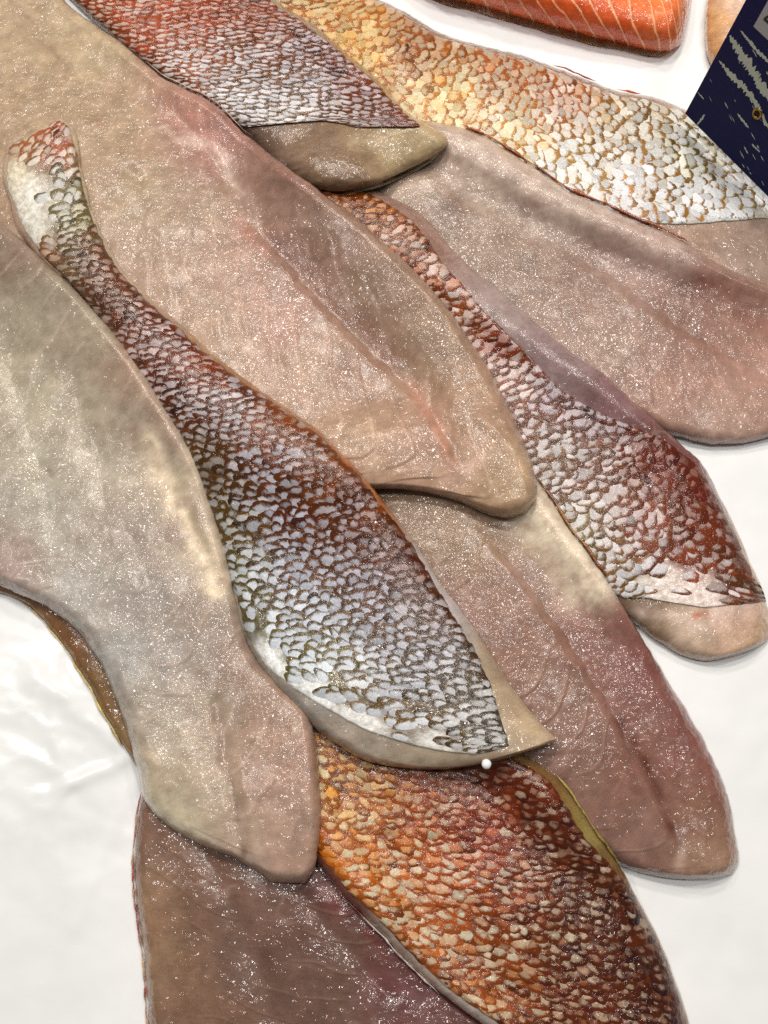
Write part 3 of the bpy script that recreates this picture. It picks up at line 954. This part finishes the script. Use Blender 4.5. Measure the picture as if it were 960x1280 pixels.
# ---- D: flesh up, brown pink, centre right
bD = body('D', ST['D'], [(0, 7), (0.3, 9), (0.7, 11), (1, 8)], 'flesh-up pinkish brown fillet with a long dark groove, its rounded end on the paper',
          [K(520, 660, 150, 128, 108), K(600, 680, 152, 128, 106), K(690, 670, 208, 192, 172), K(720, 710, 200, 180, 168), K(660, 720, 150, 122, 112), K(600, 760, 142, 110, 96), K(660, 800, 146, 112, 98), K(740, 780, 140, 98, 92),
           K(800, 840, 132, 88, 84), K(700, 880, 142, 112, 100), K(780, 960, 138, 100, 90), K(740, 960, 140, 112, 102), K(860, 930, 136, 92, 86), K(870, 1020, 142, 106, 92), K(800, 1050, 142, 112, 104), K(890, 1080, 158, 130, 112)],
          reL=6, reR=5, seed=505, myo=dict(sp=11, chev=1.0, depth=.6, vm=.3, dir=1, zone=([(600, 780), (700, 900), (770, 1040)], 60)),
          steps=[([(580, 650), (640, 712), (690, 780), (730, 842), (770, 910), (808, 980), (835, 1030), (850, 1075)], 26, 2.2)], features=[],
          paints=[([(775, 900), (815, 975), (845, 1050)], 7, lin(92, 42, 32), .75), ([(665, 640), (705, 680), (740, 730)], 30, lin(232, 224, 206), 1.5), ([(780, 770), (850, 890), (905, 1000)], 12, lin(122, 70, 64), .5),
                  ([(850, 1070), (852, 1085)], 8, lin(225, 205, 195), .6)])
rim_strip(bD, 'R', 0.17, 0.45, (lin(120, 60, 22), lin(165, 120, 50)), 1.2, .5, 1.0, 13, up=.4)

# ---- F: flesh up, dark, bottom left
bF = body('F', ST['F'], [(0, 6), (0.4, 9), (1, 10)], 'dark brown flesh-up fillet with thin red edge beside the golden skinned fillet',
          [K(200, 1030, 128, 100, 86), K(190, 1120, 146, 118, 98), K(195, 1200, 150, 124, 102), K(260, 1100, 122, 94, 82), K(330, 1120, 122, 96, 86), K(300, 1200, 116, 92, 82), K(240, 1250, 132, 104, 88), K(420, 1180, 108, 82, 74),
           K(430, 1110, 112, 70, 70), K(500, 1230, 110, 72, 72), K(400, 1250, 112, 86, 76)], reL=4, reR=8, seed=606, myo=dict(sp=12, chev=.4, depth=.2, vm=.7, ls=.1),
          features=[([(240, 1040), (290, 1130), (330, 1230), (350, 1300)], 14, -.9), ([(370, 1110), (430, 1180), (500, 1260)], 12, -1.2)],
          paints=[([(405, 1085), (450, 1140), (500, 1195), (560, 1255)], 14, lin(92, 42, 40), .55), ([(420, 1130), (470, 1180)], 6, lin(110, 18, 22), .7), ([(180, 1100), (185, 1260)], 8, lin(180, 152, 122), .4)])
rim_strip(bF, 'L', 0.12, 0.85, (lin(185, 150, 120), lin(150, 45, 35)), .7, .3, .9, 23, up=.5)

# ---- E: skin up, golden, bottom
bE = body('E', ST['E'], [(0, 8), (0.5, 12), (1, 12)], 'skin-up fillet with golden orange and brown red scales running off at the bottom',
          [K(700, 985, 120, 85, 40), K(722, 1010, 140, 122, 62), K(745, 1045, 150, 136, 80), K(765, 1070, 120, 98, 50), K(780, 1090, 110, 70, 35), K(850, 1230, 120, 80, 40), K(420, 1110, 120, 70, 60), K(500, 1190, 190, 175, 165), K(600, 1275, 200, 190, 185), K(450, 980, 150, 110, 80)],
          reL=7, reR=10, seed=707, dome=.4)
scales_and_skin(bE, ST['Es'], [
    R(420, 930, (209, 183, 130), (165, 95, 25), .55, 1, (210, 140, 45), .5), R(420, 1000, (217, 198, 147), (190, 110, 25), .5, 1, (220, 150, 45), .45), R(480, 970, (214, 198, 151), (175, 95, 30), .5, 1, (205, 140, 60), .4),
    R(430, 1060, (218, 193, 145), (200, 105, 28), .5, 1, (220, 140, 50), .5), R(520, 960, (189, 155, 121), (130, 58, 24), .75, 1, (150, 75, 40), .5), R(600, 975, (182, 150, 123), (112, 44, 22), .8, 1, (140, 65, 40), .5),
    R(660, 980, (177, 145, 119), (105, 42, 20), .85, 1, (130, 70, 35), .5), R(520, 1030, (212, 185, 141), (175, 82, 25), .6, 1, (205, 115, 45), .5), R(600, 1040, (204, 168, 136), (160, 58, 24), .7, 1, (185, 80, 42), .5),
    R(680, 1040, (177, 149, 126), (98, 42, 22), .85, 1, (125, 62, 38), .4), R(480, 1090, (219, 200, 160), (205, 112, 35), .45, 1, (220, 150, 75), .5), R(560, 1100, (221, 207, 175), (190, 85, 30), .48, 1, (215, 140, 85), .4),
    R(640, 1110, (209, 188, 158), (140, 60, 25), .62, 1, (180, 105, 65), .4), R(720, 1110, (182, 158, 132), (90, 42, 20), .85, 1, (120, 65, 38), .4), R(540, 1170, (217, 200, 166), (190, 100, 40), .5, 1, (205, 145, 90), .4),
    R(620, 1190, (213, 195, 162), (150, 72, 28), .58, 1, (190, 120, 65), .4), R(700, 1180, (194, 172, 141), (105, 50, 22), .75, 1, (140, 80, 40), .4), R(790, 1170, (172, 145, 120), (82, 36, 16), .92, 1, (105, 52, 28), .4),
    R(620, 1255, (209, 185, 145), (160, 78, 26), .62, 1, (185, 115, 55), .4), R(720, 1250, (189, 160, 128), (112, 48, 20), .8, 1, (135, 70, 35), .4), R(820, 1240, (167, 140, 115), (82, 36, 14), .95, 1, (105, 50, 24), .4),
    R(720, 1330, (182, 153, 121), (100, 44, 18), .8, 1)],
    pitch=(2.9, 4.2), seed=717, tail=0, noisy=.8, hgt=.24, warp=2.0, jit=.34, rough=1.3, rim_add=.20, dkm=(.58, .54, .36), tmul=1.0, tilt=.6)
rim_strip(bE, 'L', 0.44, 0.70, (lin(110, 40, 25), lin(225, 215, 208)), .8, .2, 1.0, 33, up=.6)
rim_strip(bE, 'R', 0.28, 0.52, (lin(170, 155, 75), lin(120, 105, 45)), 1.1, .4, .9, 35, up=.4)

# ---- K: thin brown flap beneath the grey fillet
bK = body('K', ST['K'], [(0, 3.5), (1, 3.5)], 'thin brown fillet flap with yellow rim sticking out under the grey white fillet',
          [K(40, 755, 130, 100, 70), K(80, 790, 125, 88, 52), K(120, 860, 120, 92, 55), K(150, 920, 135, 110, 75)], reL=3, reR=3, seed=808, lump=.3, nu=160, nv=60, blurs=(2, 2))
rim_strip(bK, 'L', 0.1, 0.97, (lin(190, 170, 105), lin(160, 140, 80)), 1.3, .2, .8, 43, up=.3)

# ---- A: flesh up, the large pale one
bA = body('A', ST['A'], [(0, 10), (0.4, 12), (0.8, 13), (1, 9)], 'largest pale beige flesh-up fillet, its blunt end resting over the brown fillet',
          [K(30, 30, 172, 155, 132), K(110, 60, 180, 165, 140), K(60, 120, 165, 145, 122), K(150, 150, 166, 146, 124), K(230, 130, 165, 128, 116), K(270, 180, 160, 122, 116), K(180, 240, 166, 150, 130), K(250, 260, 158, 140, 124),
           K(330, 220, 140, 112, 102), K(400, 280, 142, 118, 106), K(220, 340, 166, 146, 132), K(300, 330, 168, 140, 128), K(380, 330, 140, 112, 102), K(280, 420, 170, 148, 132), K(350, 400, 172, 140, 130), K(460, 370, 140, 118, 102),
           K(380, 480, 172, 148, 132), K(450, 460, 150, 122, 108), K(540, 430, 148, 126, 108), K(450, 560, 176, 152, 132), K(540, 540, 168, 138, 122), K(600, 520, 162, 136, 116), K(580, 600, 178, 152, 132), K(640, 600, 172, 150, 124)],
          reL=6, reR=5, de=(6, 7), seed=909, tone=(1.10, 1.10, 1.10), blurs=(4, 7), myo=dict(sp=15, chev=1.1, depth=.7, full=.2, vm=.3, dir=1, lc=lin(215, 195, 180), zone=([(230, 370), (330, 440), (450, 540), (560, 600)], 80)), lump=1.0, steps=[([(285, 255), (345, 322), (400, 385), (450, 432), (490, 470), (530, 512), (560, 560), (580, 605)], 42, 2.6)],
          features=[ ([(330, 260), (420, 330), (520, 430), (590, 520)], 26, 1.0), ([(20, 10), (50, 50), (90, 100)], 7, -.8),
                    ([(210, 130), (260, 190), (310, 270)], 9, -1.0), ([(160, 215), (175, 225)], 8, -1.0, 1), ([(230, 180), (300, 240)], 8, -.5)],
          paints=[([(245, 150), (265, 175)], 22, lin(190, 140, 132), .6), ([(232, 172), (262, 182), (300, 235), (312, 248)], 7, lin(222, 205, 196), .65), ([(185, 165), (205, 160), (230, 180)], 3, lin(225, 210, 200), .5),
                  ([(262, 130), (300, 165), (350, 208), (400, 245)], 9, lin(128, 82, 74), .5), ([(330, 290), (380, 340), (440, 400), (490, 450)], 16, lin(122, 82, 72), .6), ([(300, 280), (330, 315)], 10, lin(190, 130, 118), .4), ([(510, 480), (545, 530), (570, 590)], 7, lin(186, 118, 100), .5),  # long dark band paints shade into the valley between the lobes
                  ([(25, 10), (55, 55), (85, 90)], 6, lin(138, 108, 88), .5), ([(120, 150), (128, 152)], 6, lin(140, 100, 78), .5), ([(340, 300), (440, 390)], 14, lin(128, 98, 90), .35),  # last band deepens the painted valley shade
                  ([(560, 600), (600, 575)], 14, lin(212, 184, 176), .45)])
rim_strip(bA, 'R', 0.27, 0.46, (lin(205, 185, 160), lin(150, 90, 50)), .8, .3, 1.0, 53, up=.8)

# ---- B: skin up, the scaly one with the tail end (laid in before C, whose rim leans on it)
HM_keep = HM.copy()
bB = body('B', ST['B'], [(0, 4), (0.15, 6), (0.35, 9), (0.6, 13), (0.85, 13), (1, 9)], 'skin-up fillet with brown and silver scales and a narrow white tail end',
          [K(640, 860, 178, 160, 135), K(670, 905, 190, 172, 146), K(620, 830, 165, 150, 130), K(560, 755, 190, 185, 190), K(380, 890, 150, 146, 142), K(450, 940, 168, 160, 150), K(540, 955, 176, 165, 148), K(320, 830, 170, 168, 160),
           K(640, 940, 170, 155, 135), K(100, 250, 190, 175, 150), K(20, 300, 190, 165, 150), K(250, 600, 150, 120, 80), K(440, 585, 165, 95, 35), K(350, 505, 150, 105, 60)],
          reL=5, reR=6, de=(3, 6), seed=1010, blurs=(8, 12), dome=.4, lump=.9, group=None)
scales_and_skin(bB, ST['Bs'], [
    R(30, 175, (210, 185, 150), (190, 105, 60), .5, .6), R(65, 165, (215, 165, 135), (190, 88, 45), .65, 1), R(88, 165, (228, 222, 214), (180, 110, 70), .2, .2), R(72, 190, (220, 190, 170), (195, 95, 50), .55, .8),
    R(20, 220, (222, 215, 190), (180, 165, 100), .3, .2), R(45, 240, (222, 224, 220), (150, 155, 140), .1, .05), R(75, 235, (222, 222, 216), (130, 130, 115), .3, .35), R(98, 225, (200, 190, 160), (120, 105, 50), .6, .9),
    R(50, 290, (215, 220, 214), (150, 150, 120), .1, .05), R(85, 280, (205, 200, 180), (120, 115, 70), .45, .6), R(105, 270, (190, 180, 140), (115, 105, 50), .6, .9), R(65, 322, (200, 150, 110), (165, 95, 50), .6, .6), R(95, 325, (175, 170, 160), (100, 92, 70), .5, .6),
    R(120, 310, (170, 120, 95), (105, 50, 25), .8, 1), R(140, 345, (180, 140, 120), (115, 55, 26), .7, 1), R(130, 375, (150, 125, 110), (90, 58, 40), .7, 1), R(180, 400, (195, 165, 155), (115, 52, 24), .62, 1), R(210, 430, (200, 178, 172), (112, 50, 24), .58, 1),
    R(255, 450, (185, 150, 130), (150, 62, 24), .7, 1), R(220, 500, (195, 182, 178), (105, 52, 24), .58, 1), R(290, 510, (202, 192, 192), (110, 54, 24), .52, 1), R(350, 520, (170, 125, 95), (150, 75, 24), .75, 1, (160, 90, 40), .3),
    R(260, 580, (170, 155, 135), (92, 62, 26), .65, 1), R(330, 580, (200, 195, 200), (110, 54, 24), .48, 1), R(400, 580, (185, 170, 165), (120, 62, 24), .6, 1), R(430, 580, (170, 105, 50), (150, 78, 20), .85, 1, (160, 85, 30), .5),
    R(285, 650, (195, 190, 175), (105, 80, 30), .5, 1), R(360, 650, (198, 195, 202), (108, 50, 24), .48, 1), R(440, 640, (190, 175, 175), (100, 46, 24), .58, 1), R(480, 645, (165, 110, 60), (130, 65, 20), .8, 1),
    R(300, 720, (215, 218, 212), (112, 98, 40), .38, .9), R(370, 720, (198, 200, 208), (108, 60, 28), .42, 1), R(450, 710, (192, 185, 192), (96, 46, 26), .52, 1), R(515, 700, (165, 130, 115), (95, 42, 22), .75, 1),
    R(325, 780, (225, 228, 225), (105, 98, 48), .25, .6), R(390, 780, (205, 210, 215), (100, 72, 30), .4, 1), R(470, 780, (195, 195, 200), (92, 52, 28), .45, 1), R(545, 760, (178, 160, 155), (84, 44, 26), .66, 1),
    R(330, 825, (236, 240, 240), (140, 140, 90), .1, .05), R(390, 860, (236, 240, 240), (120, 120, 70), .1, .05), R(400, 825, (215, 220, 220), (112, 100, 36), .42, .9), R(450, 860, (215, 215, 210), (120, 95, 30), .42, .8),
    R(520, 840, (200, 200, 205), (78, 58, 36), .45, 1), R(590, 830, (185, 178, 172), (74, 50, 32), .6, 1), R(450, 905, (238, 240, 238), (150, 110, 50), .1, .05), R(520, 900, (222, 222, 218), (130, 95, 32), .35, .5),
    R(560, 890, (210, 205, 196), (90, 70, 32), .5, .95), R(610, 900, (190, 186, 176), (58, 50, 34), .58, 1), R(545, 928, (236, 236, 232), (130, 90, 40), .2, .15), R(610, 930, (198, 192, 180), (60, 52, 36), .5, .9), R(590, 940, (235, 235, 230), (120, 100, 60), .2, .2)],
    pitch=(3.2, 4.7), seed=1020, tail=1, noisy=.6, hgt=.26, warp=1.1, jit=.24, rim_add=.20, rough=1.2)
HM_withB = HM.copy()
HM[:] = HM_keep

# ---- C: flesh up, grey, left
CR = [(0, 278), (60, 330), (118, 388), (170, 452), (212, 515), (241, 565), (264, 622), (283, 690), (298, 750)]
bC = body('C', ST['C'], [(0, 9), (0.4, 11), (0.8, 11), (1, 8)], 'grey white flesh-up fillet with thin yellow rim beside the tailed fillet',
          [K(20, 320, 136, 118, 104), K(30, 400, 158, 150, 132), K(100, 420, 160, 148, 130), K(40, 480, 172, 164, 146), K(110, 500, 170, 160, 142), K(150, 470, 162, 140, 124), K(50, 560, 168, 160, 146), K(130, 580, 172, 164, 150), K(190, 540, 165, 148, 134),
           K(215, 600, 205, 190, 168), K(60, 650, 170, 165, 154), K(150, 660, 152, 140, 130), K(20, 700, 158, 142, 132), K(220, 660, 148, 130, 120), K(260, 690, 208, 192, 170), K(100, 740, 168, 164, 158), K(180, 740, 150, 142, 136), K(250, 760, 148, 132, 120),
           K(150, 820, 166, 164, 160), K(220, 820, 158, 150, 144), K(300, 830, 146, 124, 112), K(200, 900, 170, 160, 146), K(270, 890, 160, 144, 128), K(340, 900, 152, 124, 108), K(210, 970, 176, 162, 142), K(260, 1000, 176, 160, 142), K(220, 1020, 190, 182, 160),
           K(330, 980, 164, 136, 120), K(370, 960, 160, 128, 112), K(300, 1060, 176, 156, 140), K(360, 1060, 172, 144, 130)],
          reL=6, reR=4, de=(6, 5), seed=1111, tone=(1.10, 1.15, 1.20), blurs=(6, 9), myo=dict(sp=15, chev=.8, depth=.35, vm=.5, dir=1), lump=1.1, lift=[(CR, 34, 4.0)],
          features=[([(0, 420), (35, 520), (60, 620), (75, 690)], 14, -.8), ([(80, 430), (110, 540), (140, 640)], 15, -.8), ([(150, 640), (185, 720), (215, 800), (250, 870)], 14, -.7), ([(270, 880), (285, 960), (297, 1020), (306, 1080)], 9, -1.3, 1), ([(225, 900), (240, 980), (260, 1040)], 18, .7), ([(205, 520), (240, 620), (285, 730)], 10, .8),
                    ([(60, 590), (66, 600)], 5, -.5, 1)],
          paints=[([(190, 550), (205, 600), (245, 680), (275, 735)], 14, lin(228, 212, 188), 1.3), ([(150, 440), (190, 500), (215, 560)], 9, lin(176, 148, 130), .5), ([(240, 640), (262, 690)], 6, lin(120, 105, 70), .45), ([(270, 890), (290, 980), (303, 1070)], 4, lin(120, 86, 72), .55),
                  ([(60, 480), (40, 600)], 12, lin(186, 178, 158), .4), ([(0, 740), (60, 760), (110, 800)], 10, lin(150, 122, 116), .5), ([(170, 950), (190, 1005), (240, 1045)], 12, lin(200, 190, 165), .5), ([(0, 690), (30, 730)], 14, lin(190, 172, 172), .4)])
rim_strip(bC, 'R', 0.20, 0.625, (lin(205, 195, 140), lin(150, 145, 95)), 1.0, .5, 1.1, 63, up=1.2)
HM[:] = np.maximum(HM, HM_withB)

# ================================================================== salmon, pale piece, sign, bead
ST['S'] = [(470, -60, 470, -250), (540, -10, 560, -220), (600, 7, 640, -200), (660, 24, 710, -180), (720, 41, 770, -160), (780, 56, 822, -130), (825, 65, 850, -100), (850, 56, 864, -50), (860, 25, 866, -10)]
bS = body('S', ST['S'], [(0, 22), (0.7, 22), (1, 17)], 'thick orange salmon piece with white fat lines on the paper behind the yellow skinned fillet',
          [K(600, 0, 226, 105, 45), K(700, 20, 224, 100, 40), K(780, 40, 212, 88, 32), K(820, 10, 240, 135, 70), K(840, 40, 205, 98, 50), K(700, -60, 235, 120, 60)], reL=26, reR=12, de=(8, 12), seed=1201, lump=.6,
          myo=dict(sp=12, chev=-.7, depth=.3, vm=1.0, lc=lin(250, 205, 165), ls=.9, full=1), name='salmon_piece', cat='salmon')
ST['P'] = [(905, -140, 1040, -140), (896, -70, 1040, -80), (887, -15, 1030, -30), (881, 30, 1010, 15), (883, 65, 985, 50), (892, 92, 950, 80)]
bP = body('P', ST['P'], [(0, 14), (1, 12)], 'pale tan raw fillet piece partly hidden behind the dark blue sign',
          [K(890, 20, 205, 160, 105), K(900, 60, 196, 150, 98), K(930, 10, 228, 205, 190), K(930, 50, 220, 190, 170)], reL=12, reR=10, de=(8, 12), seed=1301, lump=1.0, name='raw_fillet_piece', cat='raw fish')


def simple_mat(name, col, rough=0.5, metal=0.0, var=0.15, scale=300):
    m, t, b = nt(name)
    pos = node(t, 'ShaderNodeNewGeometry').outputs['Position']
    n = noise(t, pos, scale, 4, 0.6)
    c = np.array(col)
    t.links.new(mixc(t, n.outputs[0], c * (1 - var), c * (1 + var)), b.inputs['Base Color'])
    b.inputs['Roughness'].default_value = rough
    b.inputs['Metallic'].default_value = metal
    return m


z0 = 0.014
p0 = np.array([*unproject(856, 142, z0), z0]); p1 = np.array([*unproject(957, 243, z0), z0])
e1 = (p1 - p0) / np.linalg.norm(p1 - p0)
nn = np.cross(e1, [0, 0, 1.0])
best = None
for th in np.linspace(-1.2, 1.2, 481):
    up_ = math.cos(th) * np.array([0, 0, 1.0]) + math.sin(th) * nn
    qx_, qy_ = project(p0 + up_ * 0.04)
    an = math.atan2(142 - qy_, qx_ - 856)
    err = abs(an - math.atan2(142, 76))
    if best is None or err < best[0]:
        best = (err, th, up_)
e2 = best[2]
e3 = np.cross(e1, e2)
if e3 @ (cam_loc - p0) < 0:
    e3 = -e3
print('SIGN lean', math.degrees(best[1]))


def card(px, py, lift=0.0):
    """traced point -> metres on the card"""
    dy = Hh / 2 - py
    d = np.array([px - W / 2, fwd[1] * FPX + upv[1] * dy, fwd[2] * FPX + upv[2] * dy])
    t = ((p0 - cam_loc) @ e3) / (d @ e3)
    q = cam_loc + d * t - p0
    return float(q @ e1), float(q @ e2)


sign = thing('price_sign', p0, 'dark navy blue price sign with pale brushed streaks and a brass eyelet', 'sign')
LN, HT, TH = 0.085, 0.075, 0.0009
me_v = []
for (aa, bb) in ((0, 0), (LN, 0), (LN, HT), (0, HT)):
    for cc in (-TH, 0):
        me_v.append(p0 + e1 * aa + e2 * bb + e3 * cc)
fc = [(0, 2, 4, 6), (7, 5, 3, 1), (0, 1, 3, 2), (2, 3, 5, 4), (4, 5, 7, 6), (6, 7, 1, 0)]
MN = simple_mat('navy_card', lin(14, 18, 66), 0.45, 0, .2, 90)
MN.node_tree.nodes['Principled BSDF'].inputs['Specular IOR Level'].default_value = 0.15
cardo = mesh_obj('card', me_v, fc, MN, sign, p0, False)
bv = cardo.modifiers.new('bevel', 'BEVEL'); bv.width = 0.0002; bv.segments = 2


def decal(polys, name, mat, parent, lift):
    V = []; F = []
    for poly in polys:
        k = len(V)
        V += [p0 + e1 * q[0] + e2 * q[1] + e3 * lift for q in poly]
        F.append(list(range(k, k + len(poly))))
    o = mesh_obj(name, V, F, mat, parent, p0, False)
    return o


def streak(pts, w, seed, n=26):
    """jagged brush stroke between traced points"""
    c = np.array([card(*p) for p in pts])
    tt = np.linspace(0, 1, n)
    q = np.stack([np.interp(tt, np.linspace(0, 1, len(c)), c[:, k]) for k in (0, 1)], 1)
    d = np.gradient(q, axis=0); d /= np.linalg.norm(d, axis=1)[:, None]
    nrm = np.stack([-d[:, 1], d[:, 0]], 1)
    r = np.random.default_rng(seed)
    taper = np.sin(np.clip(tt, 0.02, 0.98) * math.pi) ** 0.45
    wl = w * taper * (0.3 + 1.2 * r.random(n)); wr = w * taper * (0.3 + 1.2 * r.random(n))
    A_ = q + nrm * wl[:, None]; B_ = q - nrm * wr[:, None]
    return [[A_[i], A_[i + 1], B_[i + 1], B_[i]] for i in range(n - 1)]


MST = simple_mat('pale_print', lin(168, 176, 164), 0.4, 0, .2, 500)
polys = []
polys += streak([(912, 45), (930, 72), (950, 105), (985, 150)], 0.0021, 1, 60)
polys += streak([(899, 76), (915, 95), (935, 115), (950, 140), (975, 185)], 0.0014, 2, 60)
polys += streak([(926, 38), (945, 62), (975, 90)], 0.0007, 3, 40)
polys += streak([(922, 142), (936, 160)], 0.0005, 4, 12)
polys += streak([(940, 180), (950, 190)], 0.0005, 5, 12)
polys += streak([(872, 115), (880, 124)], 0.0003, 6, 8)
polys += streak([(871, 157), (881, 143)], 0.0005, 7, 10)
rr_ = np.random.default_rng(5)
for i in range(70):
    x_, y_ = rr_.uniform(880, 1000), rr_.uniform(40, 250)
    a_, b_ = card(x_, y_)
    if a_ < 0.002 or b_ < 0.002 or b_ > 0.06 or a_ > 0.08:
        continue
    ln = rr_.uniform(3, 11)
    polys += streak([(x_, y_), (x_ + ln * 0.55, y_ + ln)], rr_.uniform(0.00010, 0.0003), 50 + i, 7)
decal(polys, 'brushed_streak_print', MST, sign, 0.00006)
la, lb = card(942, 33)
lab = decal([[(la, lb), (LN - 0.002, lb), (LN - 0.002, HT - 0.003), (la, HT - 0.003)]], 'label', simple_mat('grey_label', lin(150, 152, 155), 0.5), sign, 0.00012)
ta, tb = card(955, 23)
decal([[(ta, tb - .0005), (ta + .006, tb - .0005), (ta + .006, tb + .0006), (ta, tb + .0006)], [(ta, tb + .0006), (ta + .0011, tb + .0006), (ta + .0045, tb + .0065), (ta + .0034, tb + .0065)]],
      'printed_figure', simple_mat('black_print', lin(20, 20, 24), 0.5), lab, 0.00018)
ea, eb = card(947, 142)
V = []; F = []
ns, nr = 28, 10
for i in range(ns):
    for j in range(nr):
        t1 = i / ns * 2 * math.pi; t2 = j / nr * 2 * math.pi
        rad = 0.0019 + 0.00055 * math.cos(t2)
        V.append(p0 + e1 * (ea + rad * math.cos(t1)) + e2 * (eb + rad * math.sin(t1)) + e3 * (0.0004 * math.sin(t2) + 0.0002))
        F.append((i * nr + j, ((i + 1) % ns) * nr + j, ((i + 1) % ns) * nr + (j + 1) % nr, i * nr + (j + 1) % nr))
eye = mesh_obj('eyelet', V, F, simple_mat('brass', lin(150, 125, 60), 0.3, 0.9), sign, p0, True)
V = [p0 + e1 * (ea + 0.0016 * math.cos(i / 20 * 6.2832)) + e2 * (eb + 0.0016 * math.sin(i / 20 * 6.2832)) + e3 * 0.00010 for i in range(20)]
mesh_obj('hole', V, [tuple(range(20))], simple_mat('dark_hole', lin(12, 12, 14), 0.8), eye, p0, False)

# small white bead at the cut edge of the scaly fillet
import bmesh
bx_, by_ = unproject(608, 955, 0.02)
zb = float(hm_sample(HM, np.array([bx_]), np.array([by_]))[0])
for _ in range(4):
    bx_, by_ = unproject(608, 955, zb + 0.0012)
    zb = float(hm_sample(HM, np.array([bx_]), np.array([by_]))[0])
bm = bmesh.new()
bmesh.ops.create_icosphere(bm, subdivisions=3, radius=0.0017)
for v_ in bm.verts:
    v_.co *= 1 + 0.08 * float(pnoise(v_.co.x * 900, v_.co.y * 900, v_.co.z * 900))
    v_.co.z *= 0.8
me = bpy.data.meshes.new('bead'); bm.to_mesh(me); bm.free()
for p_ in me.polygons:
    p_.use_smooth = True
me.materials.append(simple_mat('white_bead', (0.82, 0.83, 0.84), 0.35, 0, .03))
bo = bpy.data.objects.new('bead', me); C.objects.link(bo)
bo.location = (bx_, by_, zb + 0.001)
bo['label'] = 'tiny white bead at the cut edge of the scaly fillet'; bo['category'] = 'bead'
